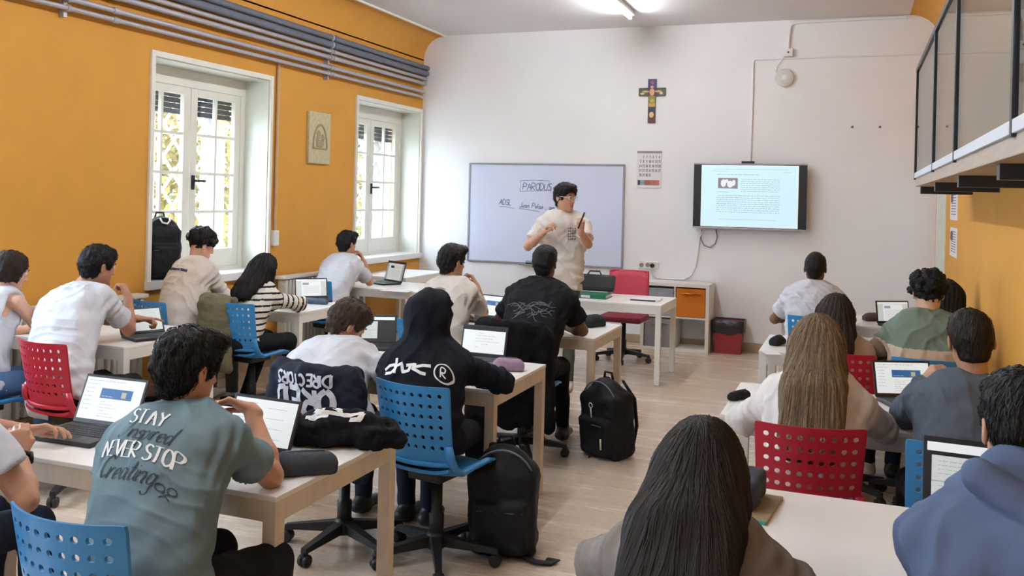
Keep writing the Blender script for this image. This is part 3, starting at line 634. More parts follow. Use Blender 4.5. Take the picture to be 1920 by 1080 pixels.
# ------------------------------------------------------------------ swivel chairs with a perforated back
def chair_meshes(shell_mat):
    out = {}
    def back_pt(u, v):          # u -1..1, v 0..1
        wv = .188 + .016 * v
        return Vector((u * wv, -.225 + .060 * u * u - .055 * v + .012 * (1 - v) ** 3, .515 + .350 * v))
    NX, NY = 9, 6; u0, v0, v1 = .90, .14, .95
    V = []; Fc = []; idx = {}
    def vid(u, v):
        k = (round(u, 5), round(v, 5))
        if k not in idx: idx[k] = len(V); V.append((u, v))
        return idx[k]
    du = 2 * u0 / NX; dv = (v1 - v0) / NY
    for i in range(NX):
        for j in range(NY):
            ca, cb = -u0 + (i + .5) * du, v0 + (j + .5) * dv
            sq = [(-1, -1), (-1 / 3, -1), (1 / 3, -1), (1, -1), (1, -1 / 3), (1, 1 / 3), (1, 1), (1 / 3, 1), (-1 / 3, 1), (-1, 1), (-1, 1 / 3), (-1, -1 / 3)]
            o_ = [vid(ca + p * du / 2, cb + q * dv / 2) for p, q in sq]
            h_ = []
            for k in range(12):
                a = math.atan2(sq[k][1], sq[k][0]); h_.append(vid(ca + math.cos(a) * .0102 / .196, cb + math.sin(a) * .0102 / .35))
            for k in range(12): Fc.append((o_[k], o_[(k + 1) % 12], h_[(k + 1) % 12], h_[k]))
    # margins
    us = [-u0 + du * (i + f) for i in range(NX) for f in (0, 1 / 3, 2 / 3)] + [u0]; vs_ = [v0 + dv * (j + f) for j in range(NY) for f in (0, 1 / 3, 2 / 3)] + [v1]
    for a, b in zip(us[:-1], us[1:]):
        Fc.append((vid(a, 0), vid(b, 0), vid(b, v0), vid(a, v0))); Fc.append((vid(a, v1), vid(b, v1), vid(b, 1), vid(a, 1)))
    for a, b in zip(vs_[:-1], vs_[1:]):
        Fc.append((vid(-1, a), vid(-u0, a), vid(-u0, b), vid(-1, b))); Fc.append((vid(u0, a), vid(1, a), vid(1, b), vid(u0, b)))
    for s in (-1, 1):
        for (va, vb, vo) in ((0, v0, 0), (v1, 1, 1)):
            c = [vid(s * u0, va), vid(s * .985, va + (.01 if vo == 0 else 0)) if vo == 0 else vid(s, va), vid(s, vb) if vo == 0 else vid(s * .985, vb - .006), vid(s * u0, vb)]
            Fc.append(tuple(c if s > 0 else c[::-1]))
    n = len(V); P0 = [back_pt(u, v) for u, v in V]; T = .009
    P1 = [p + Vector((-.15 * u, -1, 0)).normalized() * -T for p, (u, v) in zip(P0, V)]
    mb = MB(); fs = [tuple(f) for f in Fc] + [tuple(n + i for i in f[::-1]) for f in Fc]
    cnt = {}
    for f in Fc:
        for a, b in zip(f, f[1:] + f[:1]): cnt[(a, b)] = cnt.get((a, b), 0) + 1
    for (a, b) in list(cnt):
        if (b, a) not in cnt: fs.append((b, a, n + a, n + b))
    mb.add(P0 + P1, fs)
    # rolled rim along the lower edge of the back
    mb.tube([back_pt(-1 + 2 * i / 16, 0) + Vector((0, -.006, -.004)) for i in range(17)], .011, 8)
    out['backrest'] = mb.mesh('backrest', shell_mat, True)
    try: out['backrest'].set_sharp_from_angle(angle=R(45))
    except Exception: pass
    # seat shell
    mb = MB(); n = 18; top = []; 
    def seat_z(a, b): return .452 + .020 * abs(a) ** 3 + .03 * max(0, -b - .55) ** 1 * 2 - .018 * max(0, b - .6) * 2
    for layer in (0, 1):
        for j in range(n + 1):
            for i in range(n + 1):
                a = -1 + 2 * i / n; b = -1 + 2 * j / n
                r_ = 1 - .10 * (a * a * b * b)
                mb.v.append((a * .205 * r_, .005 + b * .205 * r_, seat_z(a, b) - .016 * layer))
    N = (n + 1) ** 2
    for j in range(n):
        for i in range(n):
            q = (j * (n + 1) + i, j * (n + 1) + i + 1, (j + 1) * (n + 1) + i + 1, (j + 1) * (n + 1) + i); mb.f.append(q); mb.f.append(tuple(N + k for k in q[::-1])); mb.m += [0, 0]
    ring = [i for i in range(n)] + [j * (n + 1) + n for j in range(n)] + [n * (n + 1) + n - i for i in range(n)] + [(n - j) * (n + 1) for j in range(n)]
    for a, b in zip(ring, ring[1:] + ring[:1]): mb.f.append((b, a, N + a, N + b)); mb.m.append(0)
    out['seat'] = mb.mesh('seat', shell_mat, True)
    try: out['seat'].set_sharp_from_angle(angle=R(50))
    except Exception: pass
    for s in (-1, 1):
        mb = MB(); mb.tube([(s * .186, -.185, .60), (s * .192, -.176, .54), (s * .195, -.150, .49), (s * .198, -.10, .463), (s * .200, .0, .470), (s * .198, .12, .474), (s * .19, .19, .458)], [.020, .026, .028, .026, .022, .02, .014], 10, flat=.55)
        out['bracket%d' % s] = mb.mesh('side_bracket', shell_mat, True)
    return out
M_cblue = mat('blue_chair_plastic', srgb(52, 132, 192), .35, .04, 3.0)
M_cred = mat('red_chair_plastic', srgb(176, 26, 52), .35, .04, 3.0)
CH = {'blue': chair_meshes(M_cblue), 'red': chair_meshes(M_cred)}
_col = MB().lathe([(.034, .10), (.036, .22), (.026, .225), (.026, .41)], (0, 0, 0), 14).mesh('column', M_black, True)
_mech = MB().bb(-.09, .09, -.11, .11, .395, .437, bev=.01).mesh('mechanism', M_black)
_hub = MB().lathe([(.045, .065), (.052, .085), (.045, .125), (.034, .14)], (0, 0, 0), 16).mesh('hub', M_black, True)
_leg = MB().add([(.03, -.026, .075), (.03, .026, .075), (.03, .024, .125), (.03, -.024, .125), (.295, -.016, .062), (.295, .016, .062), (.295, .014, .085), (.295, -.014, .085)], [(0, 1, 2, 3)[::-1], (4, 5, 6, 7), (0, 1, 5, 4), (1, 2, 6, 5), (2, 3, 7, 6), (3, 0, 4, 7)]).mesh('base_leg', M_black)
_cb = MB()
for s in (-1, 1): _cb.lathe([(.010, -.011), (.024, -.011), (.028, -.006), (.028, .006), (.024, .011), (.010, .011)], (.285, s * .014, .0285), 14, 0, rotx(PI / 2))
_cb.bb(.268, .302, -.008, .008, .03, .066, bev=.003)
_cas = _cb.mesh('caster', M_black, False)
def chair(x, y, rz, colr, label, spin=None, group='swivel chairs with perforated plastic backs'):
    c = empty('swivel_chair', (x, y, 0), rz, label, 'chair', group); h = CH[colr]
    obj('backrest', h['backrest'], c); obj('seat', h['seat'], c)
    for s in (-1, 1): obj('side_bracket', h['bracket%d' % s], c)
    obj('mechanism', _mech, c); obj('column', _col, c); obj('hub', _hub, c)
    a0 = spin if spin is not None else random.Random(int(x * 31 + y * 17)).uniform(0, 1.2)
    for k in range(5):
        obj('base_leg', _leg, c, None, (0, 0, a0 + k * 2 * PI / 5)); obj('caster', _cas, c, None, (0, 0, a0 + k * 2 * PI / 5))
    return c

# ------------------------------------------------------------------ laptops
M_lap = mat('dark_laptop_shell', srgb(34, 36, 42), .4, .06, 14); M_lapk = mat('laptop_keys', srgb(20, 20, 24), .5, .1, 30); M_silver = mat('silver_laptop_shell', srgb(150, 166, 184), .35, .05, 14, metal=.3)
def laptop(x, y, rz, content, label, w=.335, d=.225, open_=105, shell=None, z=TZ, lean=None, screen_h=None):
    """hinge at (x, y); the keyboard half reaches towards local -Y"""
    shell = shell or M_lap
    L = empty('laptop', (x, y, z + .001), rz, label, 'laptop', 'students\' laptops on the tables'); sh = screen_h or w * .62
    MB().bb(-w / 2, w / 2, -d, 0, 0, .017, bev=.004).build('base', shell, L)
    kb = MB()
    for r_ in range(5):
        for c_ in range(13): kb.bb(-w * .44 + c_ * w * .88 / 13 + .0015, -w * .44 + (c_ + 1) * w * .88 / 13 - .0015, -.035 - (r_ + 1) * d * .10 + .0015, -.035 - r_ * d * .10 - .0015, .017, .0185)
    tag(kb.build('keys', M_lapk, L), kind='stuff')
    MB().bb(-.05, .05, -d + .012, -d + .075, .0165, .0176).build('touchpad', M_lapk, L)
    lid = empty('lid', (0, .002, .016)); lid.parent = L; lid.rotation_euler = (R(open_ - 180) , 0, 0) if False else (-R(open_ - 90), 0, 0)
    MB().bb(-w / 2, w / 2, 0, .008, 0, sh, bev=.003).build('lid_shell', shell, lid)
    mb = MB(); b = .011; X1, Z0, Z1 = w / 2 - b, .018, sh - b
    y0 = -.0008; y1 = -.0014; y2 = -.0019
    base_mi = {'doc': 6, 'banner': 0, 'plain': 0, 'dark': 3, 'grey': 6, 'off': 3, 'form': 0, 'pale': 6}[content]
    rect(mb, -X1, X1, Z0, Z1, y0, base_mi); H_ = Z1 - Z0; W_ = 2 * X1
    fx = lambda u: -X1 + W_ * u; fz = lambda v: Z0 + H_ * v
    R_ = lambda u0, u1, v0, v1, mi, yy=y1: rect(mb, fx(u0), fx(u1), fz(v0), fz(v1), yy, mi)
    if content == 'doc':
        R_(0, 1, .93, 1, 3); R_(.0, .10, 0, .93, 2); R_(.90, 1, 0, .93, 2); R_(.22, .42, .66, .80, 3, y2)
        for k in range(5): textline(mb, fx(.46), fx(.84), fz(.79 - k * .03), .003, y2)
        for k in range(9): textline(mb, fx(.2), fx(.84), fz(.56 - k * .045), .003, y2)
    elif content == 'banner':
        R_(.30, .84, .52, .76, 1); R_(.66, .74, .56, .70, 7, y2)
        textline(mb, fx(.05), fx(.7), fz(.93), .004, y1); textline(mb, fx(.03), fx(.25), fz(.84), .003, y1)
        textline(mb, fx(.33), fx(.52), fz(.57), .0035, y2, 6)
        for k in range(6): textline(mb, fx(.04), fx(.18), fz(.74 - k * .1), .0032, y1); textline(mb, fx(.34), fx(.34 + .2 * ((k * 7) % 3 + 1) / 2), fz(.44 - k * .07), .003, y1)
    elif content == 'plain':
        textline(mb, fx(.08), fx(.4), fz(.90), .003, y1)
        for k in range(10): textline(mb, fx(.10), fx(.3), fz(.86 - k * .075), .0028, y1); (k % 3 == 0) and textline(mb, fx(.55), fx(.85), fz(.82 - k * .075), .0028, y1)
    elif content == 'form':
        R_(0, 1, .88, 1, 3)
        for k, (a, b_) in enumerate(((.35, .5), (.3, .8), (.3, .7), (.3, .85), (.45, .62), (.3, .4))): textline(mb, fx(a), fx(b_), fz(.78 - k * .11), .0035, y1)
    elif content == 'dark':
        R_(0, 1, .84, .97, 0); R_(.05, .6, .06, .78, 6); R_(.05, .6, .40, .415, 2, y2)
        for k in range(4): textline(mb, fx(.12), fx(.5), fz(.7 - k * .06), .0035, y2); textline(mb, fx(.12), fx(.5), fz(.34 - k * .06), .0035, y2)
    elif content == 'grey':
        for k in range(12): textline(mb, fx(.1), fx(.9), fz(.9 - k * .07), .003, y1)
    elif content == 'pale':
        R_(0, 1, .9, 1, 0); R_(.18, .82, .0, .88, 0); R_(.22, .42, .66, .80, 2, y2)
        for k in range(8): textline(mb, fx(.24), fx(.78), fz(.58 - k * .06), .003, y2)
    mb.build('display', SM, lid)
    return L

# ------------------------------------------------------------------ cube shelf unit, cloth boxes, bin
M_shelf = mat('white_shelf_foil', srgb(228, 224, 218), .4, .02)
kx0, kx1 = -2.275, -1.505; kw = .77
k = empty('cube_shelf', ((kx0 + kx1) / 2, YF - .03, 0), 0, 'white two by two cube shelf against the front wall', 'shelf')
for b in ((-.385, -.347, 0), (.347, .385, 0)): MB().bb(b[0], b[1], -.39, 0, 0, .77, bev=.002).build('side_panel', M_shelf, k)
for z in (0, .732): MB().bb(-.347, .347, -.39, 0, z, z + .038, bev=.002).build('shelf_board', M_shelf, k)
MB().bb(-.347, .347, -.385, 0, .377, .393).build('shelf_board', M_shelf, k); MB().bb(-.008, .008, -.385, 0, .038, .377).build('divider', M_shelf, k); MB().bb(-.008, .008, -.385, 0, .393, .732).build('divider', M_shelf, k)
def cloth_box(x, z, m, label):
    b = empty('fabric_box', ((kx0 + kx1) / 2 + x, YF - .03, z), 0, label, 'storage box')
    MB().bb(-.162, .162, -.375, -.02, .001, .322, bev=.008).build('box_body', m, b)
    MB().tube([(-.10, -.378, .255), (-.05, -.392, .268), (0, -.388, .262), (.06, -.394, .275), (.11, -.378, .258)], [.012, .016, .014, .016, .012], 8, flat=.5).build('fold_handle', m, b, smooth=True)
cloth_box(-.178, .039, cloth('grey_box_felt', srgb(142, 136, 142), .9, .3), 'grey fabric box in the lower left of the cube shelf')
cloth_box(.178, .394, cloth('orange_box_felt', srgb(206, 122, 44), .9, .4), 'orange fabric box in the upper right of the cube shelf')
lb_ = empty('storage_tray', ((kx0 + kx1) / 2 - .178, YF - .03, .394), 0, 'grey translucent tray in the upper left of the cube shelf', 'storage box')
M_tray = mat('grey_tray_plastic', srgb(158, 162, 170), .35, .05, 5)
MB().bb(-.158, .158, -.36, -.02, .0, .30, bev=.01).build('tray_body', M_tray, lb_); MB().bb(-.163, .163, -.366, -.015, .29, .31, bev=.004).build('lid', M_tray, lb_)
M_binr = mat('dark_red_bin', srgb(138, 30, 40), .45, .05); M_bag = mat('black_bin_bag', srgb(30, 32, 38), .3, .2, 12, bump=.9, bscale=14)
bc = at_z(1357, 661, 0); bn = empty('waste_bin', (bc.x + .05, bc.y + .02, 0), 0, 'dark red waste bin lined with a black bag beside the cube shelf', 'bin')
def frustum(mb, wb_, db, wt, dt, z0, z1, off=0):
    vs = [(-wb_, -db, z0), (wb_, -db, z0), (wb_, db, z0), (-wb_, db, z0), (-wt, -dt, z1), (wt, -dt, z1), (wt, dt, z1), (-wt, dt, z1)]
    mb.add(vs, [(0, 3, 2, 1), (4, 5, 6, 7), (0, 1, 5, 4), (1, 2, 6, 5), (2, 3, 7, 6), (3, 0, 4, 7)]); return mb
frustum(MB(), .14, .10, .165, .12, .0, .36).build('bin_body', M_binr, bn)
mb = MB(); ring = lambda a, b, z, j=0: [(a * (1.0 if abs(math.cos(t)) > abs(math.sin(t)) else abs(math.cos(t) / math.sin(t))) * (1 if math.cos(t) > 0 else -1) + j * math.sin(9 * t) * .006, b * (1.0 if abs(math.sin(t)) >= abs(math.cos(t)) else abs(math.sin(t) / math.cos(t))) * (1 if math.sin(t) > 0 else -1) + j * math.cos(7 * t) * .006, z + j * .012 * math.sin(5 * t)) for t in [PI / 4 + 2 * PI * k_ / 32 + .001 for k_ in range(32)]]
rs = [ring(.160, .116, .22, 1), ring(.172, .128, .30, .6), ring(.178, .132, .375), ring(.168, .122, .38), ring(.150, .105, .28, .5), ring(.05, .04, .24, 1)]
for r_ in rs: mb.v += r_
for a in range(len(rs) - 1):
    for i in range(32): mb.f.append((a * 32 + i, a * 32 + (i + 1) % 32, (a + 1) * 32 + (i + 1) % 32, (a + 1) * 32 + i)); mb.m.append(0)
mb.f.append(tuple(5 * 32 + i for i in range(32))); mb.m.append(0)
mb.build('bin_bag', M_bag, bn, smooth=True)

# ------------------------------------------------------------------ teacher's chair, folder, bag
tc_ = empty('teacher_chair', (-2.27, 9.38, 0), PI, 'red mesh office chair behind the teacher\'s desk', 'chair')
M_mesh = mat('red_chair_mesh', srgb(196, 62, 84), .6, .1, 60, bump=.4, bscale=120)
mb = MB(); 
for i in range(9):
    for j in range(7):
        u = -1 + i / 4; v = j / 6; mb.v.append((u * (.22 - .015 * v), -.20 + .05 * u * u - .06 * v, .56 + .37 * v - .02 * abs(u) ** 6 * v))
for i in range(8):
    for j in range(6): mb.f.append((i * 7 + j, (i + 1) * 7 + j, (i + 1) * 7 + j + 1, i * 7 + j + 1)); mb.m.append(0)
o = mb.build('mesh_back', M_mesh, tc_, smooth=True); so_ = o.modifiers.new('thick', 'SOLIDIFY'); so_.thickness = .012
bp = lambda u, v: (u * (.22 - .015 * v), -.20 + .05 * u * u - .06 * v, .56 + .37 * v)
fr_ = [bp(-1, k_ / 6) for k_ in range(7)] + [bp(-1 + k_ / 4, 1) for k_ in range(9)] + [bp(1, 1 - k_ / 6) for k_ in range(7)]
MB().tube(fr_, .013, 8).tube([bp(-1 + k_ / 4, 0) for k_ in range(9)], .013, 8).build('back_frame', M_cred, tc_, smooth=True)
MB().tube([(0, -.24, .66), (0, -.25, .50), (0, -.16, .42), (0, -.02, .41)], [.03, .034, .03, .028], 10, flat=.6).build('back_stem', mat('dark_red_plastic', srgb(108, 20, 36), .4), tc_, smooth=True)
so2 = MB().bb(-.235, .235, -.20, .24, .425, .485, bev=.025).build('seat', mat('dark_red_seat', srgb(120, 22, 40), .6, .1), tc_)
obj('column', _col, tc_); obj('hub', _hub, tc_)
for k_ in range(5): obj('base_leg', _leg, tc_, None, (0, 0, .5 + k_ * 2 * PI / 5)); obj('caster', _cas, tc_, None, (0, 0, .5 + k_ * 2 * PI / 5))
a = at_z(1090, 549, TZ); b = at_z(1157, 554, TZ)
gf = empty('ring_binder', (-2.42, 8.55, TZ), .02, 'green ring binder lying on the teacher\'s desk', 'binder')
M_green = mat('green_binder_card', srgb(22, 104, 74), .45, .05)
MB().bb(-.20, .20, -.13, .15, 0, .004).bb(-.20, .20, -.13, .15, .036, .040).bb(-.20, .20, -.134, -.128, 0, .04).build('cover', M_green, gf); MB().bb(-.19, .19, -.12, .145, .005, .034).build('pages', M_paper, gf)
MB().bb(-.045, .045, -.1352, -.1342, .008, .032).build('spine_label', M_whitep, gf)
sl = empty('laptop_sleeve', (-2.42, 8.74, TZ + .041), 0, 'black padded laptop bag standing on the green binder', 'bag')
MB().box((0, 0, .085), (.42, .07, .17), rotx(-.35), bev=.03).build('bag_body', M_black, sl); MB().tube([(-.07, -.01, .165), (-.05, .0, .2), (.05, .0, .2), (.07, -.01, .165)], .008, 6).build('bag_handle', M_black, sl)
pp = empty('paper_stack', (-1.90, 8.62, TZ), .03, 'white papers with a dark pen case edge on the teacher\'s desk', 'papers')
MB().bb(-.17, .17, -.12, .12, 0, .008).build('sheets', M_paper, pp); MB().box((.02, .02, .011), (.30, .21, .006), rotz(.08)).build('sheets', M_paper, pp); MB().bb(-.10, .14, -.125, -.118, .001, .012).build('dark_edge', M_black, pp)
# ================================================================== PEOPLE
# Bodies are blended from round cones and ellipsoids (a distance field), then skinned into one continuous surface.
f32 = np.float32
class Field:
    def __init__(s): s.p = []
    def cone(s, a, b, ra, rb, k=.02, flat=None, sub=False):
        """round cone a-b; flat=(axis, factor): thinner by factor along axis"""
        a = np.array(a, f32); b = np.array(b, f32); m = max(ra, rb); s.p.append(('c', a, b, ra, rb, k, flat, sub, np.minimum(a, b) - m, np.maximum(a, b) + m)); return s
    def ell(s, c, r, axes=None, k=.02, sub=False):
        c = np.array(c, f32); A = np.eye(3, dtype=f32) if axes is None else np.array(axes, f32); m = max(r); s.p.append(('e', c, np.array(r, f32), A, None, k, None, sub, c - m, c + m)); return s
    def rbox(s, c, hx, axes=None, r=.02, k=.02, sub=False):
        c = np.array(c, f32); A = np.eye(3, dtype=f32) if axes is None else np.array(axes, f32); m = float(np.linalg.norm(hx)); s.p.append(('b', c, np.array(hx, f32), A, r, k, None, sub, c - m, c + m)); return s
    def half(s, c, n, k=.01):
        """keep only the side of the plane the normal n points to"""
        s.p.append(('h', np.array(c, f32), np.array(n, f32) / np.linalg.norm(n), 0, 0, k, None, True, None, None)); return s
    def mesh(s, h, warp=None):
        bb = [q for q in s.p if q[8] is not None and not q[7]]
        lo = np.min([q[8] for q in bb], 0) - 3 * h - .01; hi = np.max([q[9] for q in bb], 0) + 3 * h + .01
        n = np.ceil((hi - lo) / h).astype(int) + 1
        ax = [lo[i] + h * np.arange(n[i], dtype=f32) for i in range(3)]
        f = np.full(n, .2, f32)
        for q in s.p:
            typ, k, sub = q[0], q[5], q[7]
            if typ == 'h': sl = (slice(None),) * 3
            else:
                m = k + .03
                i0 = np.clip(np.floor((q[8] - m - lo) / h).astype(int), 0, n - 1); i1 = np.clip(np.ceil((q[9] + m - lo) / h).astype(int) + 1, 1, n)
                if np.any(i1 <= i0): continue
                sl = tuple(slice(i0[i], i1[i]) for i in range(3))
            X = ax[0][sl[0]][:, None, None]; Y = ax[1][sl[1]][None, :, None]; Z = ax[2][sl[2]][None, None, :]
            if typ == 'c':
                a, b, ra, rb, fl = q[1], q[2], q[3], q[4], q[6]
                px, py, pz = X - a[0], Y - a[1], Z - a[2]; d = b - a
                if fl is not None:
                    e, fac = np.array(fl[0], f32), fl[1] - 1
                    dt = (px * e[0] + py * e[1] + pz * e[2]) * fac
                    px = px + dt * e[0]; py = py + dt * e[1]; pz = pz + dt * e[2]; d = d + e * (d @ e) * fac
                t = np.clip((px * d[0] + py * d[1] + pz * d[2]) / max(d @ d, 1e-9), 0, 1)
                D = np.sqrt((px - t * d[0]) ** 2 + (py - t * d[1]) ** 2 + (pz - t * d[2]) ** 2) - (ra + t * (rb - ra))
                if fl is not None: D = D * (1 / (1 + (fl[1] - 1) * .6))
            elif typ == 'e':
                c, r, A = q[1], q[2], q[3]; px, py, pz = X - c[0], Y - c[1], Z - c[2]
                u = [(px * A[i][0] + py * A[i][1] + pz * A[i][2]) / r[i] for i in range(3)]
                k0 = np.sqrt(u[0] ** 2 + u[1] ** 2 + u[2] ** 2); k1 = np.sqrt((u[0] / r[0]) ** 2 + (u[1] / r[1]) ** 2 + (u[2] / r[2]) ** 2) + 1e-6
                D = k0 * (k0 - 1) / k1
            elif typ == 'b':
                c, hx, A, rr = q[1], q[2], q[3], q[4]; px, py, pz = X - c[0], Y - c[1], Z - c[2]
                u = [np.abs(px * A[i][0] + py * A[i][1] + pz * A[i][2]) - (hx[i] - rr) for i in range(3)]
                D = np.sqrt(np.maximum(u[0], 0) ** 2 + np.maximum(u[1], 0) ** 2 + np.maximum(u[2], 0) ** 2) + np.minimum(np.maximum(u[0], np.maximum(u[1], u[2])), 0) - rr
            else:
                c, nn = q[1], q[2]; D = (X - c[0]) * nn[0] + (Y - c[1]) * nn[1] + (Z - c[2]) * nn[2]
            g = f[sl]
            if sub:
                D = -D; hh = np.clip(.5 + .5 * (D - g) / k, 0, 1); f[sl] = g * (1 - hh) + D * hh + k * hh * (1 - hh)
            else:
                hh = np.clip(.5 + .5 * (g - D) / k, 0, 1); f[sl] = g * (1 - hh) + D * hh - k * hh * (1 - hh)
        f[0] = f[-1] = .2; f[:, 0] = f[:, -1] = .2; f[:, :, 0] = f[:, :, -1] = .2
        return surface_nets(f, lo, h)
def surface_nets(f, lo, h):
    s = f < 0
    c = s[:-1, :-1, :-1].astype(np.int8)
    for a, b, e in ((1, 0, 0), (0, 1, 0), (0, 0, 1), (1, 1, 0), (1, 0, 1), (0, 1, 1), (1, 1, 1)):
        c = c + s[a:s.shape[0] - 1 + a, b:s.shape[1] - 1 + b, e:s.shape[2] - 1 + e]
    act = (c > 0) & (c < 8); I = np.argwhere(act); nv = len(I)
    idx = np.full(act.shape, -1, np.int32); idx[act] = np.arange(nv)
    acc = np.zeros((nv, 3)); cnt = np.zeros(nv)
    cor = [(a, b, e) for a in (0, 1) for b in (0, 1) for e in (0, 1)]
    for p in cor:
        for d in range(3):
            if p[d]: continue
            q = list(p); q[d] = 1
            fp = f[I[:, 0] + p[0], I[:, 1] + p[1], I[:, 2] + p[2]]; fq = f[I[:, 0] + q[0], I[:, 1] + q[1], I[:, 2] + q[2]]
            m = (fp < 0) != (fq < 0); t = np.where(m, fp / np.where(m, fp - fq, 1), 0)
            pos = np.tile(np.array(p, float), (nv, 1)); pos[:, d] += t
            acc[m] += pos[m]; cnt[m] += 1
    V = (I + acc / cnt[:, None]) * h + lo
    Q = []
    for d in range(3):
        e = [0, 0, 0]; e[d] = 1; u, w_ = [(1, 2), (2, 0), (0, 1)][d]
        A = s[:s.shape[0] - e[0], :s.shape[1] - e[1], :s.shape[2] - e[2]]; B = s[e[0]:, e[1]:, e[2]:]
        for flip, M in ((False, A & ~B), (True, ~A & B)):
            E_ = np.argwhere(M)
            if not len(E_): continue
            def cell(du, dw):
                k = E_.copy(); k[:, u] -= du; k[:, w_] -= dw; return idx[k[:, 0], k[:, 1], k[:, 2]]
            q = np.stack([cell(1, 1), cell(0, 1), cell(0, 0), cell(1, 0)], 1)
            Q.append(q[:, ::-1] if flip else q)
    Q = np.concatenate(Q); Q = Q[(Q >= 0).all(1)]
    return V, Q
def np_mesh(name, V, Q, mats, smooth=True):
    me = bpy.data.meshes.new(name); me.vertices.add(len(V)); me.vertices.foreach_set('co', np.asarray(V, f32).ravel())
    me.loops.add(len(Q) * 4); me.loops.foreach_set('vertex_index', np.asarray(Q, np.int32).ravel())
    me.polygons.add(len(Q)); me.polygons.foreach_set('loop_start', np.arange(len(Q), dtype=np.int32) * 4)
    me.polygons.foreach_set('use_smooth', np.ones(len(Q), bool))
    for m in (mats if isinstance(mats, (list, tuple)) else [mats]): me.materials.append(m)
    me.update(calc_edges=True); me.validate()
    return me
def vnormals(V, Q):
    n = np.cross(V[Q[:, 2]] - V[Q[:, 0]], V[Q[:, 3]] - V[Q[:, 1]]); N = np.zeros_like(V)
    for i in range(4): np.add.at(N, Q[:, i], n)
    return N / (np.linalg.norm(N, axis=1)[:, None] + 1e-9)
def wnoise(P, sc_, seed=0):
    """cheap smooth vector-free noise from turned sines, -1..1"""
    g = np.random.default_rng(seed); o = np.zeros(len(P))
    for k in range(6):
        d = g.normal(size=3); d /= np.linalg.norm(d); o += np.sin(P @ d * sc_ * (1 + .35 * k) + g.uniform(0, 6.28) + 1.5 * np.sin(P @ g.normal(size=3) * sc_ * .5))
    return o / 3.0
def A3(v): return np.array([v[0], v[1], v[2]], float)
def U(v): v = np.asarray(v, float); return v / (np.linalg.norm(v) + 1e-12)
SKIN = {'fair': srgb(214, 166, 142), 'tan': srgb(190, 140, 112), 'olive': srgb(172, 122, 96), 'brown': srgb(120, 80, 60)}
def skin(kind):
    nm = 'skin_' + kind
    if nm in _mats: return _mats[nm]
    m = mat(nm, SKIN[kind], .5, .06, 18, bump=.08, bscale=140); p = m.node_tree.nodes['Principled BSDF']
    p.inputs['Subsurface Weight'].default_value = .12; p.inputs['Subsurface Radius'].default_value = (.02, .008, .004); p.inputs['Subsurface Scale'].default_value = .3
    return m
def hair_mat(nm, col, streak=.35):
    nm = 'hair_' + nm
    if nm in _mats: return _mats[nm]
    m = mat(nm, col, .5, streak * .5, 60, bump=.5, bscale=200, stretch=(1, 1, .12), spec=.22); return m
def lock_mat(nm, col, streak):
    key = 'hair_lock_' + nm
    if key in _mats: return _mats[key]
    m = mat(key, col, .45, .1, 30, spec=.25); nt = m.node_tree; n = nt.nodes; l = nt.links; p = n['Principled BSDF']
    g = n.new('ShaderNodeNewGeometry'); r = n.new('ShaderNodeValToRGB'); e = r.color_ramp.elements
    e[0].color = (*[c * (1 - streak) for c in col[:3]], 1); e[1].color = (*[min(1, c * (1 + streak * 1.3)) for c in col[:3]], 1)
    l.new(g.outputs['Random Per Island'], r.inputs[0]); l.new(r.outputs[0], p.inputs['Base Color']); return m
def head_axes(yaw, pitch, roll):
    """rows: right, forward, up of the head; yaw>0 turns to the right (+x), pitch>0 looks down, roll>0 tilts to the right"""
    f = np.array([math.sin(yaw) * math.cos(pitch), math.cos(yaw) * math.cos(pitch), -math.sin(pitch)])
    r = np.array([math.cos(yaw), -math.sin(yaw), 0.0]); u = np.cross(r, f)
    r2 = r * math.cos(roll) - u * math.sin(roll); u2 = u * math.cos(roll) + r * math.sin(roll)
    return np.array([r2, f, u2])
def add_head(F, c, H, s=1.0, ears=True):
    L = lambda x, y, z: c + s * (x * H[0] + y * H[1] + z * H[2])
    E_ = lambda p, r, k, sub=False: F.ell(L(*p), [q * s for q in r], H, k, sub)
    E_((0, -.012, .033), (.074, .094, .086), .02); E_((0, .032, -.028), (.059, .058, .084), .03)
    for q in (-1, 1): F.cone(L(q * .046, .0, -.052), L(q * .012, .066, -.092), .021 * s, .017 * s, .03)
    E_((0, .080, -.097), (.020, .017, .015), .02)
    F.cone(L(-.034, .078, .030), L(.034, .078, .030), .010 * s, .010 * s, .015)
    F.cone(L(0, .088, .012), L(0, .108, -.026), .008 * s, .0105 * s, .012)
    for q in (-1, 1): E_((q * .010, .098, -.031), (.008, .009, .007), .008)
    for q in (-1, 1): E_((q * .031, .100, .010), (.016, .016, .010), .012, True)
    E_((0, .0905, -.058), (.021, .008, .0048), .006); E_((0, .0885, -.068), (.018, .008, .0055), .006)
    if ears:
        for q in (-1, 1):
            ax = np.array([U(H[0] + q * .25 * H[1]), U(H[1] - q * .25 * H[0]), H[2]])
            F.ell(L(q * .080, -.012, -.006), [.0085 * s, .018 * s, .031 * s], ax, .008); F.ell(L(q * .089, -.008, -.002), [.006 * s, .010 * s, .018 * s], ax, .006, True)
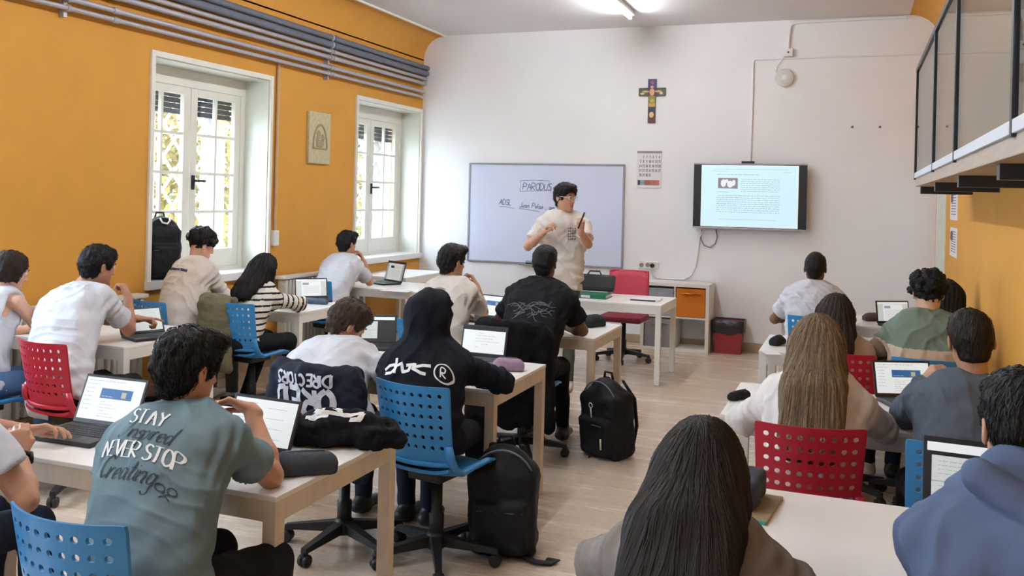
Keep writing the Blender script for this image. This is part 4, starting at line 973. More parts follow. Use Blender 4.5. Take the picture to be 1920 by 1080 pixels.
def add_hand(F, w, d, n, curl=(.5, .5, .5, .5), thumb=.5, s=1.0, spread=.05, left=False):
    """w wrist, d direction of the fingers, n back-of-hand normal; curls in radians per joint"""
    d = U(d); n = U(n - d * (n @ d)); x = np.cross(d, n) * (1 if not left else -1)     # x points to the thumb side
    P = lambda a, b, c: w + s * (a * x + b * d + c * n)
    F.cone(P(0, -.02, 0), P(0, .03, 0), .026 * s, .026 * s, .015, (n, 1.5))
    for i, a in enumerate((.026, .009, -.009, -.026)):
        F.cone(P(a * .55, .02, 0), P(a, .082 - abs(i - 1.2) * .003, .002), .014 * s, .0115 * s, .012, (n, 1.15))
        kn = P(a, .085 - abs(i - 1.2) * .004, .002); ang = 0.0; L = [(.040, .025, .020), (.044, .028, .021), (.040, .026, .020), (.032, .020, .018)][i]; p = kn
        sp = (1.2 - i) * spread
        for j in range(3):
            ang += curl[i] * (.9 if j == 0 else 1.1); v = d * math.cos(ang) - n * math.sin(ang) + x * sp * math.cos(ang); q = p + U(v) * L[j] * s
            F.cone(p, q, (.0088 - .0008 * j) * s, (.0080 - .0008 * j) * s, .005); p = q
    p = P(.022, .018, -.004); t = [P(.040, .048, -.012), P(.046 - .02 * thumb, .078, -.018 - .018 * thumb), P(.040 - .035 * thumb, .100 - .01 * thumb, -.02 - .03 * thumb)]
    for j, q in enumerate(t): F.cone(p, q, (.0125, .0105, .009)[j] * s, (.0105, .009, .0078)[j] * s, .007); p = q
def lengths(a, b, lo, hi):
    v = b - a; L = np.linalg.norm(v); return a + v / (L + 1e-9) * min(max(L, lo), hi)
def ik(S, W, pole, l1=.285, l2=.25):
    v = W - S; D = np.linalg.norm(v); D2 = min(D, (l1 + l2) * .995); u = v / (D + 1e-9); W = S + u * D2
    a = (l1 * l1 - l2 * l2 + D2 * D2) / (2 * D2); hgt = math.sqrt(max(l1 * l1 - a * a, 0)); p = np.asarray(pole, float); p = U(p - u * (p @ u))
    return S + u * a + p * hgt, W
PEOPLE = {}
def person(key, label, pel, th, head, hy=0, hp=10, hr=0, skin_='tan', top=None, pants=None, shoe=None, hair=None, aL=None, aR=None, vox=.006, pz=.55, hs=1.0, wide=1.0, bulge=.035, standing=False, knees=None, neck_off=(0, 0, 0), group='students seated at the tables', long_pants=True):
    hd = A3(head); P0 = np.array([pel[0], pel[1], pz]); base = np.array([pel[0], pel[1], 0.0])
    t = R(th); Fd = np.array([math.sin(t), math.cos(t), 0]); Rd = np.array([math.cos(t), -math.sin(t), 0]); Uz = np.array([0, 0, 1.0])
    H = head_axes(R(hy) + 0, R(hp), R(hr))
    root = empty('person', base, 0, label, 'person', group)
    # spine
    N = hd - H[2] * .085 * hs - np.array([0, 0, .085]) - .5 * (H[1] * .02 + Fd * .02) + np.array(neck_off)
    M_ = (P0 + N) / 2 - Fd * bulge + np.array([0, 0, .01])
    spine = lambda u: (1 - u) ** 2 * P0 + 2 * u * (1 - u) * (2 * M_ - (P0 + N) / 2) + u * u * N
    def frame(u):
        tg = U(spine(min(u + .02, 1.02)) - spine(u - .02)); x = U(Rd - tg * (Rd @ tg)); return tg, x, np.cross(tg, x) * 1.0   # tangent, right, back->?
    tgN, xN, yN = frame(.98); fw = np.cross(tgN, xN); fw = fw if fw @ Fd > 0 else -fw
    shw = .165 * wide
    S = {}
    for q, nm in ((-1, 'L'), (1, 'R')): S[nm] = N - tgN * .072 + xN * q * shw + fw * .015
    arms = {}
    for nm, spec in (('L', aL), ('R', aR)):
        q = -1 if nm == 'L' else 1
        if spec is None: spec = dict(W=N + Fd * .34 + Rd * q * .12 - Uz * max(0.0, N[2] - .79))
        if 'E' in spec:
            E_ = lengths(S[nm], A3(spec['E']), .25, spec.get('hi', .32)); W = lengths(E_, A3(spec['W']), .21, .265)
        else: E_, W = ik(S[nm], A3(spec['W']), spec.get('pole', Rd * q * .8 - Uz * .6 - Fd * .3))
        arms[nm] = (E_, W, spec)
    # ---- body (skin): head, neck, core, arms and hands in one surface
    B = Field(); add_head(B, hd, H, hs, not (hair or {}).get('noears'))
    B.cone(hd - H[2] * .05 * hs - H[1] * .022, N + tgN * .005, .052 * hs, .058 * hs, .03)
    B.cone(N, spine(.75), .06, .10, .04, (fw, 1.4)); B.cone(spine(.75), spine(.3), .10, .10, .04, (fw, 1.3))
    for nm in 'LR':
        E_, W, sp = arms[nm]; q = -1 if nm == 'L' else 1; k_ = sp.get('thin', 1.0) * (.92 if wide < .95 else 1.0)
        B.cone(N - tgN * .05 + xN * q * .08, S[nm], .05, .048 * k_, .03)
        B.cone(S[nm], S[nm] * .45 + E_ * .55, .047 * k_, .046 * k_, .02); B.cone(S[nm] * .45 + E_ * .55, E_, .046 * k_, .037 * k_, .02)
        m1 = E_ * .70 + W * .30; B.cone(E_, m1, .037 * k_, .040 * k_, .02); B.cone(m1, W, .040 * k_, .025 * k_, .02)
        dd = U(W - E_) if 'd' not in sp else U(np.asarray(sp['d'], float)); nn = np.asarray(sp.get('n', (0, 0, 1)), float)
        if abs(U(nn) @ dd) > .95: nn = nn + Fd * .3
        add_hand(B, W, dd, nn, sp.get('curl', (.35, .35, .4, .45)), sp.get('thumb', .5), .97 if wide >= .95 else .88, sp.get('spread', .05), left=(nm == 'L'))
    V, Q = B.mesh(vox); me = np_mesh('body', V - base, Q, [skin(skin_), mat('lips_' + skin_, tuple(c * f for c, f in zip(SKIN[skin_][:3], (.85, .6, .58))), .45)])
    # lips get their own tint
    fc = V[Q].mean(1) - hd; lp = np.stack([fc @ H[0], fc @ H[1], fc @ H[2]], 1) / hs
    me.polygons.foreach_set('material_index', ((np.abs(lp[:, 0]) < .021) & (lp[:, 1] > .088) & (np.abs(lp[:, 2] + .063) < .0095)).astype(np.int32))
    body = obj('body', me, root)
    # ---- trousers and shoes
    if pants is not None:
        T = Field(); ell_ax = np.array([Rd, Fd, Uz])
        T.ell(P0 - Uz * .0 - Fd * .01, [.175 * wide, .135, .115], ell_ax, .03)
        KA = []
        for q in (-1, 1):
            hip = P0 + Rd * q * .085
            if standing: kn = hip + np.array([0, 0, -.44]) + Fd * .03; an = np.array([kn[0], kn[1], .09]) - Fd * .03
            else:
                ko, ao = (knees or {}).get('L' if q < 0 else 'R', ((.03, .42, -.03), (.02, .02)))
                kn = hip + Rd * q * ko[0] + Fd * ko[1] + Uz * ko[2]; an = np.array([kn[0], kn[1], .10]) + Fd * ao[1] + Rd * q * ao[0]
            KA.append((kn, an)); lr = .075 if long_pants else .07
            T.cone(hip, kn, .088 * min(wide, 1.05), .062, .03); T.cone(kn, an, .062, .046 if long_pants else .04, .025)
        V2, Q2 = T.mesh(.0105); N2 = vnormals(V2, Q2); V2 = V2 + N2 * (wnoise(V2, 34, 3) * .0028)[:, None]
        obj('trousers', np_mesh('trousers', V2 - base, Q2, pants), root)
        for kn, an in KA:
            Sf = Field(); ft = np.array([an[0], an[1], .035]); d_ = Fd
            Sf.cone(ft - d_ * .05 + Uz * .01, ft + d_ * .13, .042, .036, .02, (Uz, 1.25)); Sf.cone(ft, an + Uz * -.01, .042, .044, .03); Sf.half((0, 0, .004), (0, 0, 1), .004)
            V3, Q3 = Sf.mesh(.009); obj('shoe', np_mesh('shoe', V3 - base, Q3, shoe or mat('dark_shoe', srgb(40, 38, 40), .6)), root)
    # ---- top garment
    g = dict(kind='tee', loose=1.0, m=None, h=.0085); g.update(top or {})
    G = Field(); lo = g['loose']; kd = g['kind']
    if kd == 'tee':
        for nm in 'LR':
            E_, W, sp = arms[nm]; en = S[nm] * .30 + E_ * .70; ad = U(E_ - S[nm]); ux = U(np.cross(ad, [.3, .2, .9])); uy = np.cross(ad, ux)
            G.cone(S[nm], en, .058 * lo, .064 * lo, .03); G.rbox(en + ad * .075, (.10, .10, .075), np.array([ux, uy, ad]), .002, .003, True)
    lv = [(-.10, .172, 1.38), (.10, .168, 1.42), (.32, .166, 1.48), (.55, .176, 1.52), (.76, .188, 1.58), (.90, .176, 1.62)]
    for (u0, w0, f0), (u1, w1, f1) in zip(lv[:-1], lv[1:]):
        tg, x, y_ = frame((u0 + u1) / 2); fdir = np.cross(tg, x)
        a_, b_ = spine(u0), spine(u1)
        # a flattened core plus two side lobes make the wide oval trunk
        for q in (-1, 1): G.cone(a_ + x * q * (w0 * wide - .105) , b_ + x * q * (w1 * wide - .105), .108 * lo, .108 * lo, .04, (fdir, 1.05))
        G.cone(a_, b_, .112 * lo, .112 * lo, .05, (fdir, 1.02))
    for q, nm in ((-1, 'L'), (1, 'R')):
        G.cone(N - tgN * .045 + xN * q * .045, S[nm], .056 * lo, .060 * lo, .05)
        E_, W, sp = arms[nm]
        if kd == 'tank': continue
        if kd == 'tee': continue
        else:
            G.cone(S[nm], E_, .060 * lo, .054 * lo, .035); G.cone(E_, W - U(W - E_) * .005, .054 * lo, .040 * lo, .025)
            cu = W - U(W - E_) * .025; G.cone(cu, W, .037, .035, .006)
    if kd in ('tee', 'long', 'tank', 'jacket'):
        G.cone(N - tgN * .02, N + tgN * .018, .070, .064, .03)
    if kd == 'tank':
        for q, nm in ((-1, 'L'), (1, 'R')): G.cone(S[nm] + xN * q * .02, S[nm] + xN * q * .02 - tgN * .12, .075, .06, .02, None, True)
    if kd == 'hood_up':
        L = lambda x, y, z: hd + x * H[0] + y * H[1] + z * H[2]
        G.ell(L(0, -.03, .03), (.108, .118, .122), H, .04); G.cone(L(0, -.05, -.03), N - fw * .02, .105, .115, .05); G.cone(L(0, -.13, .05), L(0, -.10, -.02), .03, .05, .04)
        G.ell(L(0, .095, -.02), (.07, .07, .10), H, .02, True)
    if kd == 'hood_down':
        for a in np.linspace(-2.2, 2.2, 9)[:-1]:
            b = a + 4.4 / 8; pa = N + tgN * .035 + .105 * (math.sin(a) * xN - math.cos(a) * fw) - Uz * .01 * math.cos(a); pb = N + tgN * .035 + .105 * (math.sin(b) * xN - math.cos(b) * fw) - Uz * .01 * math.cos(b); G.cone(pa, pb, .046, .046, .010)
        G.cone(N - fw * .11 + tgN * .02, N - fw * .13 - tgN * .14, .085, .06, .05, (fw, 1.5)); G.cone(N - fw * .15 + xN * .10 + tgN * .01, N - fw * .16 - xN * .02 - tgN * .06, .042, .036, .012); G.cone(N - fw * .15 - xN * .11 + tgN * .01, N - fw * .165 + xN * .03 - tgN * .10, .040, .034, .012)
    # square hem so that the garment ends cleanly over the hips
    G.half(spine(-.16), frame(0)[0], .01)
    if kd == 'tee':
        pass
    V4, Q4 = G.mesh(g['h']); N4 = vnormals(V4, Q4)
    rel = V4 - P0; hgt = rel @ Uz
    # creases: gathered folds near the waist, pull lines from the armpits
    sd = sum(map(ord, key)); hnorm = np.clip(hgt / max((N - P0)[2], .2), -.2, 1.2)
    low = np.exp(-((hnorm - .12) / .28) ** 2)
    ph = hgt * 62 + 2.2 * wnoise(V4, 9, sd) ; amp = g.get('crease', 1.0)
    disp = low * .0095 * np.sin(ph) * (0.5 + .5 * wnoise(V4, 7, sd + 1)) + (.0055 * wnoise(V4, 20, sd + 2) + .0035 * np.maximum(wnoise(V4 * np.array([1, 1, .5]), 40, sd + 5), -.2))
    for nm in 'LR':
        E_, W, sp = arms[nm]; a = S[nm]; d_ = U(E_ - a); rr_ = V4 - a; al = rr_ @ d_; rad = np.linalg.norm(rr_ - al[:, None] * d_, axis=1)
        near = np.exp(-(np.linalg.norm(rr_ - d_ * .03 + tgN * .05, axis=1) / .12) ** 2)
        disp += near * .0085 * np.sin(al * 95 + 2.4 * wnoise(V4, 14, sd + 3))
        if kd != 'tee' and kd != 'tank':
            ne = np.exp(-((np.linalg.norm(V4 - E_, axis=1)) / .10) ** 2); disp += ne * .007 * np.sin(al * 110 + 2 * wnoise(V4, 18, sd + 4))
    hx_ = V4 @ xN; hz_ = V4 @ tgN
    for i_, (ca, cb, lam, am) in enumerate(((.75, .65, .075, .0075), (-.75, .65, .085, .0075), (.25, 1.0, .06, .0055), (1.0, .12, .10, .005))):
        u_ = ca * hx_ + cb * hz_ + .028 * wnoise(V4, 11, sd + 20 + i_); mk = np.clip(wnoise(V4, 6.5, sd + 40 + i_) * 1.6 - .15, 0, 1)
        disp += am * mk * ((1 - np.abs(np.sin(u_ * PI / lam))) ** 2 - .25)
    V4 = V4 + N4 * (disp * amp)[:, None]
    gm = np_mesh('top', V4 - base, Q4, g['m'] if isinstance(g['m'], (list, tuple)) else [g['m']])
    if g.get('band'):                          # (lo, hi) height band that takes the second cloth
        fz_ = V4[Q4].mean(1); hh = fz_[:, 2] + (fz_ - N) @ fw * -.15
        gm.polygons.foreach_set('material_index', ((hh > g['band'][0]) & (hh < g['band'][1])).astype(np.int32))
    if g.get('stripes'):
        hh = V4[Q4].mean(1); cen = hh - P0
        ua = cen @ Uz
        for nm in 'LR':
            E_, W, sp = arms[nm]; a = S[nm]; ax_ = E_ - a; Lx = np.linalg.norm(ax_); tt = ((hh - a) @ ax_) / Lx / Lx; rd = np.linalg.norm(hh - a - np.clip(tt, 0, 1)[:, None] * ax_, axis=1)
            on = (tt > .25) & (rd < .09); ua = np.where(on, (hh - a) @ (ax_ / Lx) + .3, ua)
            ax2 = W - E_; L2 = np.linalg.norm(ax2); t2 = ((hh - E_) @ ax2) / L2 / L2; r2 = np.linalg.norm(hh - E_ - np.clip(t2, 0, 1)[:, None] * ax2, axis=1); on2 = (t2 > .05) & (r2 < .075)
            ua = np.where(on2, (hh - E_) @ (ax2 / L2) + .6, ua)
        gm.polygons.foreach_set('material_index', (np.mod(ua, .045) < .014).astype(np.int32))
    gname = {'tee': 't_shirt', 'tank': 'tank_top', 'long': 'sweatshirt', 'hood_up': 'hoodie', 'hood_down': 'hoodie', 'jacket': 'jacket'}[kd]
    gar = obj(gname, gm, root)
    if kd == 'tee' or kd == 'long':            # ribbed neckband
        ring = [N + tgN * .012 + .066 * (math.sin(a) * xN + math.cos(a) * fw * 1.02) + tgN * (-.012 * math.cos(a)) for a in np.linspace(0, 2 * PI, 25)]
        MB().tube([Vector(p - base) for p in ring], .0065, 6).build('neckband', g.get('neck') or (g['m'][0] if isinstance(g['m'], (list, tuple)) else g['m']), root, smooth=True)
    info = dict(root=root, base=base, N=N, P0=P0, S=S, arms=arms, H=H, hd=hd, V=V4, Q=Q4, xN=xN, tgN=tgN, fw=fw, Fd=Fd, Rd=Rd, hs=hs, spine=spine, bvh=None)
    if hair: make_hair(info, hair)
    face_bits(info, skin_, hair)
    PEOPLE[key] = info
    return info
def face_bits(p, sk, hair):
    """eyes and eyebrows"""
    hd, H, s, base, root = p['hd'], p['H'], p['hs'], p['base'], p['root']
    L = lambda x, y, z: Vector(hd + s * (x * H[0] + y * H[1] + z * H[2]) - base)
    for q in (-1, 1):
        e = MB().sphere(L(q * .031, .0805, .010), .0125 * s, 12, 8).build('eyeball', mat('eye_white', srgb(225, 218, 212), .2, .02), root, smooth=True)
        MB().sphere(L(q * .031, .0885, .010), .0062 * s, 10, 6).build('iris', mat('dark_brown_iris', srgb(44, 28, 22), .15), e, smooth=True)
        MB().tube([L(q * .012, .0955, .028), L(q * .030, .0945, .035), L(q * .048, .084, .029)], [.0022 * s, .0036 * s, .0016 * s], 6).build('eyebrow', hair_mat(hair['name'], hair['col']) if hair else M_black, root, smooth=True)
def locks(mb, V, Q, N, n, seeds, dirf, L, wid, seg=6, lift=.003, seed=0, jit=.35):
    """thin tapering locks of hair combed over the surface"""
    g = random.Random(seed); bvh = BVHTree.FromPolygons([Vector(v) for v in V], [tuple(int(i) for i in q) for q in Q])
    for _ in range(n):
        i = g.choice(seeds); p = Vector(V[i]); pts = []; wv = g.uniform(-1, 1) * jit; off = g.uniform(.3, 1.0) * lift
        ln = L * g.uniform(.6, 1.15)
        for k in range(seg + 1):
            loc, nor, _i, _d = bvh.find_nearest(p)
            if loc is None: break
            pts.append((loc + nor * (off * (1 - .5 * k / seg)), nor)); d = Vector(dirf(loc, nor)); d = d - nor * d.dot(nor)
            if d.length < 1e-4: break
            d.normalize(); sidev = nor.cross(d); d = (d + sidev * wv * (.5 + k / seg)).normalized(); p = loc + d * (ln / seg)
        if len(pts) < 3: continue
        Lf = []; Rt = []; m = len(pts)
        for k, (q, nor) in enumerate(pts):
            a = pts[max(k - 1, 0)][0]; b = pts[min(k + 1, m - 1)][0]; sd = (b - a).cross(nor)
            if sd.length < 1e-7: sd = Vector((1, 0, 0))
            sd.normalize(); wk = wid * (1 - (k / (m - 1)) ** 2 * .92) * .5
            Lf.append(q + sd * wk); Rt.append(q - sd * wk)
        md = [(a + b) / 2 + pts[k][1] * wid * .35 for k, (a, b) in enumerate(zip(Lf, Rt))]
        mb.add(Lf + md + Rt, [(k, m + k, m + k + 1, k + 1) for k in range(m - 1)] + [(m + k, 2 * m + k, 2 * m + k + 1, m + k + 1) for k in range(m - 1)])
def make_hair(p, h):
    hd, H, s, base, root = p['hd'], p['H'], p['hs'], p['base'], p['root']; kind = h['kind']; vx = h.get('vox', .007)
    L = lambda x, y, z: hd + s * (x * H[0] + y * H[1] + z * H[2])
    Fh = Field(); t = h.get('t', .014); E_ = lambda q, r, k, sub=False: Fh.ell(L(*q), [a * s for a in r], H, k, sub)
    E_((0, -.014, .036), (.075 + t * .8, .094 + t, .086 + t), .02)
    g = random.Random(sum(map(ord, h['name'])) + int(abs(hd[0]) * 100))
    if kind in ('short', 'curly', 'fade'):
        if kind == 'curly':
            for _ in range(90):
                a = g.uniform(0, 2 * PI); z = g.uniform(-.25, 1); rr = math.sqrt(max(0, 1 - z * z)); E_(((.078 + t) * rr * math.cos(a), -.014 + (.098 + t) * rr * math.sin(a), .036 + (.090 + t) * z), (.022, .022, .022), .012)
        else:
            E_((0, .045, .085), (.062, .055, .036), .03)      # fringe volume
            if h.get('quiff'): E_((.01, .07, .100), (.055, .04, .03), .02)
            Fh.cone(L(0, -.050, -.005), L(0, -.034, -.080), .064 * s, .050 * s, .03)   # nape
        E_((0, .085, -.035), (.085, .075, .092 + h.get('brow', 0.0)), .014, True)
        for q in (-1, 1): E_((q * .088, .005, -.028), (.030, .036, .036), .010, True)
        Fh.half(L(0, 0, -.066), H[2] * 1.0 - H[1] * .32, .012)
    elif kind == 'long':
        n0 = p['N']; bk = -p['fw']; x = p['xN']; ln = h.get('len', .34); wd = h.get('wd', .10)
        E_((0, .088, -.045), (.066, .072, .096), .014, True)
        bvh = BVHTree.FromPolygons([Vector(v) for v in p['V']], [tuple(int(i) for i in q) for q in p['Q']]); fv = Vector(p['fw']); lean = h.get('lean', 0.0)
        def hit(dx, dz):
            o_ = n0 + x * dx + np.array([0, 0, dz]); loc = bvh.ray_cast(Vector(o_ + bk * .6), fv)[0]
            return (A3(loc) if loc is not None else o_ + bk * .12) + bk * .012
        steps = max(2, int(ln / .06)); a = L(0, -.05, .0); top_ = n0 + bk * .065 + np.array([0, 0, .03])
        Fh.cone(a, top_, (.086 + t) * s, wd * .88, .05, (p['fw'], 1.4))
        for q in (-1, -.5, 0, .5, 1):
            pr = top_ + x * q * wd * .62; rp = .046; Fh.cone(L(q * .06, -.03 - .02 * (1 - abs(q)), -.01), pr, .045 * s, .046, .03)
            Fh.cone(L(q * .05, -.06, -.01), hit(q * wd * .6, -.10) + bk * .01, .05 * s, .04, .05)
            hits = [hit(q * wd * (.66 + h.get('flare', .10) * k / steps) + lean * k / steps, -.02 - (k + 1) * ln / steps) for k in range(steps)]
            o_ = [(c - n0) @ bk for c in hits]; km = int(np.argmax(o_)); o0 = (pr - n0) @ bk
            for k in range(steps):                       # hair hangs straight from the head to the most outstanding point of the back
                want = max(o_[k], o0 + (o_[km] - o0) * (k + 1) / (km + 1)) if k <= km else max(o_[k], o_[km] - .02)
                c_ = hits[k] + bk * (want - o_[k]); r1 = .044 - .018 * k / steps
                Fh.cone(pr, c_, rp, r1, .035, (p['fw'], 1.5)); pr = c_; rp = r1
        if h.get('front'):
            for q in h['front']: Fh.cone(L(q * .06, .02, -.02), n0 + x * q * .10 + p['fw'] * .05 - p['tgN'] * .12, .032, .018, .02)
    elif kind == 'bob':
        E_((0, -.03, -.02), (.088, .085, .075), .03); E_((0, .09, -.04), (.07, .07, .10), .014, True); Fh.half(L(0, 0, -.075), H[2] - H[1] * .25, .012)
        for q in (-1, 1): Fh.cone(L(q * .074, .03, .04), L(q * .078, .02, -.05), .016, .014, .02)
    V, Q = Fh.mesh(vx); N = vnormals(V, Q)
    rel = V - hd; ang = np.arctan2(rel @ H[0], -(rel @ H[1])); up = rel @ H[2]
    amp = h.get('rough', .004)
    if kind in ('long',): disp = h.get('groove', 1.0) * (.0035 * np.sin(ang * 30 + 3 * wnoise(V, 7, 2)) + .0022 * np.sin(ang * 71 + wnoise(V, 10, 4) * 2))
    else: disp = amp * wnoise(V, 75, 3) + amp * .6 * wnoise(V, 150, 9)
    V = V + N * disp[:, None]
    m = hair_mat(h['name'], h['col'], h.get('streak', .35)); hm = np_mesh('hair', V - base, Q, m); ho = obj('hair', hm, root)
    n = h.get('locks', 0)
    if n:
        mb = MB(); crown = Vector(L(.0, -.055, .118)); hz = Vector(H[2]); cen = Vector(hd); nn_ = N @ H[2]
        if kind == 'long':
            df = lambda q, nor: (Vector((0, 0, -1)) + (q - crown).normalized() * .35) if (q - cen).dot(hz) < .09 else ((q - crown) * 6 + Vector((0, 0, -.4)))
            seeds = list(range(len(V)))
            locks(mb, V, Q, N, n, seeds, df, h.get('ll', .16), h.get('lw', .005), 8, h.get('lift', .004), 5, .10)
        else:
            fwv = Vector(H[1])
            df = lambda q, nor: (q - crown).normalized() + Vector((0, 0, -.25)) + fwv * (.25 if (q - cen).dot(fwv) > .02 else 0)
            locks(mb, V, Q, N, n, list(range(len(V))), df, h.get('ll', .035), .0042, 5, h.get('lift', .007), 5, h.get('jit', .5))
        for i in range(len(mb.v)): mb.v[i] = (mb.v[i][0] - base[0], mb.v[i][1] - base[1], mb.v[i][2] - base[2])
        lk = mb.build('hair_locks', lock_mat(h['name'], h['col'], h.get('streak', .35)), ho, smooth=True); tag(lk, kind='stuff')
    p['hairV'] = V; p['hairQ'] = Q
def decal(p, polys, center, right, up, ray_d, m, name, parent=None, off=.003, V=None, Q=None):
    """flat print laid on a garment: polys = list of quads/tris in 2D metres, cast onto the cloth"""
    V = p['V'] if V is None else V; Q = p['Q'] if Q is None else Q
    bvh = BVHTree.FromPolygons([Vector(v) for v in V], [tuple(int(i) for i in q) for q in Q])
    c = Vector(center); r = Vector(right).normalized(); u = Vector(up).normalized(); d = Vector(ray_d).normalized(); mb = MB(); b = Vector(p['base'])
    for poly in polys:
        vs = []
        for (x, y) in poly:
            o_ = c + r * x + u * y - d * .6; loc, nor, i, ds = bvh.ray_cast(o_, d)
            if loc is None: vs = None; break
            vs.append(loc - d * off - b)
        if vs: mb.add(vs, [tuple(range(len(vs)))])
    return mb.build(name, m, parent or p['root'])
def pen_polys(lines, wfun):
    out = []
    for pts in lines:
        # refine
        fine = [Vector(pts[0])]
        for a, b in zip(pts[:-1], pts[1:]):
            a, b = Vector(a), Vector(b); k = max(1, int((b - a).length / .006))
            fine += [a.lerp(b, (i + 1) / k) for i in range(k)]
        n = len(fine); Lf = []; Rt = []
        for i in range(n):
            d = fine[min(i + 1, n - 1)] - fine[max(i - 1, 0)]
            if d.length < 1e-9: d = Vector((1, 0))
            hw = wfun(math.atan2(d.y, d.x)); d.normalize(); nn = Vector((-d.y, d.x)) * hw; Lf.append(fine[i] + nn); Rt.append(fine[i] - nn)
        out += [[tuple(Lf[i]), tuple(Rt[i]), tuple(Rt[i + 1]), tuple(Lf[i + 1])] for i in range(n - 1)]
    return out
def shift(lines, dx, dy, rot=0.0):
    c, s_ = math.cos(rot), math.sin(rot); return [[(x * c - y * s_ + dx, x * s_ + y * c + dy) for x, y in l_] for l_ in lines]
# ------------------------------------------------------------------ cloths
W_ = lambda n, c, **k: cloth(n, srgb(*c), **k)
c_white = W_('white_cotton', (200, 200, 207)); c_cream = W_('cream_cotton', (208, 200, 192)); c_sweat = W_('cream_fleece', (216, 206, 196)); c_teal = W_('grey_teal_cotton', (108, 128, 136)); c_black = W_('black_cotton', (26, 27, 32)); c_navy = W_('navy_black_fleece', (20, 22, 32))
c_slate = W_('slate_fleece', (88, 98, 112)); c_denimg = W_('grey_blue_fleece', (92, 106, 136)); c_sage = W_('sage_knit', (112, 126, 112)); c_beige = W_('beige_fleece', (196, 172, 150)); c_taupe = W_('taupe_twill', (128, 120, 114)); c_jean = W_('blue_denim', (84, 112, 150)); c_djean = W_('dark_denim', (36, 42, 58)); c_pblack = W_('black_trousers', (24, 24, 28)); c_pgrey = W_('grey_green_trousers', (84, 88, 84)); c_off = W_('off_white_fleece', (220, 214, 212))
s_white = mat('white_trainer', srgb(214, 210, 208), .5); s_black = mat('black_trainer', srgb(34, 34, 38), .5)
BLK = dict(name='black', col=srgb(22, 19, 20)); DBR = dict(name='dark_brown', col=srgb(44, 32, 26)); BRN = dict(name='brown', col=srgb(70, 54, 42)); LBR = dict(name='light_brown', col=srgb(112, 92, 70), streak=.55)
def hr_(base, **k): d = dict(base); d.update(k); return d
T_ = lambda px, py, z=.775: at_z(px, py, z)
Yp = at_y
import time as _t; _t0 = _t.time()
# ---- teacher
hd = Yp(1060, 371, 7.65)
person('teacher', 'standing person in a cream T-shirt and glasses, holding a marker before the whiteboard', (-2.44, 7.70), 180 - 12, hd, hy=180 - 62, hp=6, skin_='tan', pz=.98, standing=True, pants=c_pgrey, shoe=s_white, vox=.0058, wide=1.06,
       top=dict(kind='tee', m=c_cream, loose=1.06, neck=c_cream), hair=hr_(BLK, kind='short', t=.018, quiff=True, locks=250, vox=.006),
       aR=dict(E=Yp(997, 452, 7.55), W=Yp(1022, 434, 7.38), d=(.45, -.25, .55), n=(-.5, -.3, .8), curl=(.9, .75, .6, .5), thumb=.9), aL=dict(E=Yp(1102, 458, 7.52), W=Yp(1090, 436, 7.36), d=(.02, -.12, 1), n=(.2, -1, 0.1), curl=(1.0, 1.1, 1.15, 1.2), thumb=.9), group=None)
# ---- left column
person('tank', 'person in a white tank top and jeans at the far left edge', (-4.70, 3.82), 12, Yp(20, 509, 4.12), hy=22, hp=18, skin_='fair', wide=.9, hs=.96, pants=c_jean, shoe=s_white, vox=.0065, top=dict(kind='tank', m=c_white, loose=.95), hair=hr_(DBR, kind='bob', t=.012, locks=300, ll=.06),
       aR=dict(W=(-4.66, 4.44, .79), pole=(.5, -.3, -.8), thin=.92), aL=dict(W=(-4.92, 4.44, .79), thin=.92))
person('redchair', 'person in a white T-shirt on a red chair, fist at the mouth', (-4.16, 3.86), 0, Yp(184, 500, 4.33), neck_off=(-.06, -.06, 0), hy=14, hp=12, skin_='olive', pants=c_pblack, shoe=s_white, vox=.0055, wide=1.08, top=dict(kind='tee', m=c_white, loose=1.05), hair=hr_(BLK, kind='short', t=.015, locks=500),
       aR=dict(E=T_(246, 624, .785), W=Yp(240, 556, 4.52), d=(-.45, -.05, .8), n=(.9, .2, .1), curl=(1.1, 1.1, 1.1, 1.1), thumb=.8), aL=dict(W=T_(262, 598, .86), curl=(.15, .9, 1, 1), d=(.6, .6, -.05)))
person('sweat', 'person in a cream sweatshirt beside the tall window', (-4.86, 5.58), 14, Yp(378, 460, 5.92), hy=26, hp=20, skin_='fair', pants=c_pgrey, shoe=s_white, vox=.0065, top=dict(kind='long', m=c_sweat, loose=1.1), hair=hr_(BLK, kind='curly', t=.008, rough=.006),
       aR=dict(E=Yp(412, 545, 5.95), W=T_(440, 556, .79), curl=(.4, .5, .5, .5)), aL=dict(W=(-4.95, 6.2, .79)))
person('stripes', 'person with long black hair in a black and white striped top', (-4.34, 5.70), 6, Yp(497, 505, 5.98), hy=8, hp=18, skin_='fair', wide=.88, hs=.95, pants=c_pblack, shoe=s_white, vox=.0065, top=dict(kind='long', m=[W_('striped_jersey_cream', (224, 216, 204)), W_('striped_jersey_black', (34, 34, 40))], loose=1.0, stripes=True, h=.0075), hair=hr_(BLK, kind='long', t=.012, len=.24, wd=.078, off=.07, front=(1,), locks=350, ll=.1),
       aR=dict(E=Yp(541, 566, 6.02), W=T_(540, 566, .79)), knees={'L': ((.03, .40, -.03), (.0, -.22)), 'R': ((.03, .40, -.03), (.0, .05))})
person('frontleft', 'person in a white T-shirt at the wall table nearest the front, head on hand', (-4.80, 7.62), 6, Yp(651, 457, 7.98), hy=16, hp=6, skin_='tan', pants=c_djean, shoe=s_black, vox=.0068, top=dict(kind='tee', m=c_white, loose=1.1), hair=hr_(BLK, kind='short', t=.017, quiff=True, locks=150),
       aR=dict(E=T_(694, 530, .785), W=Yp(682, 490, 8.10), d=(-.30, -.1, .8), n=(.8, .4, .1), curl=(.5, .6, .7, .8), thumb=.5))
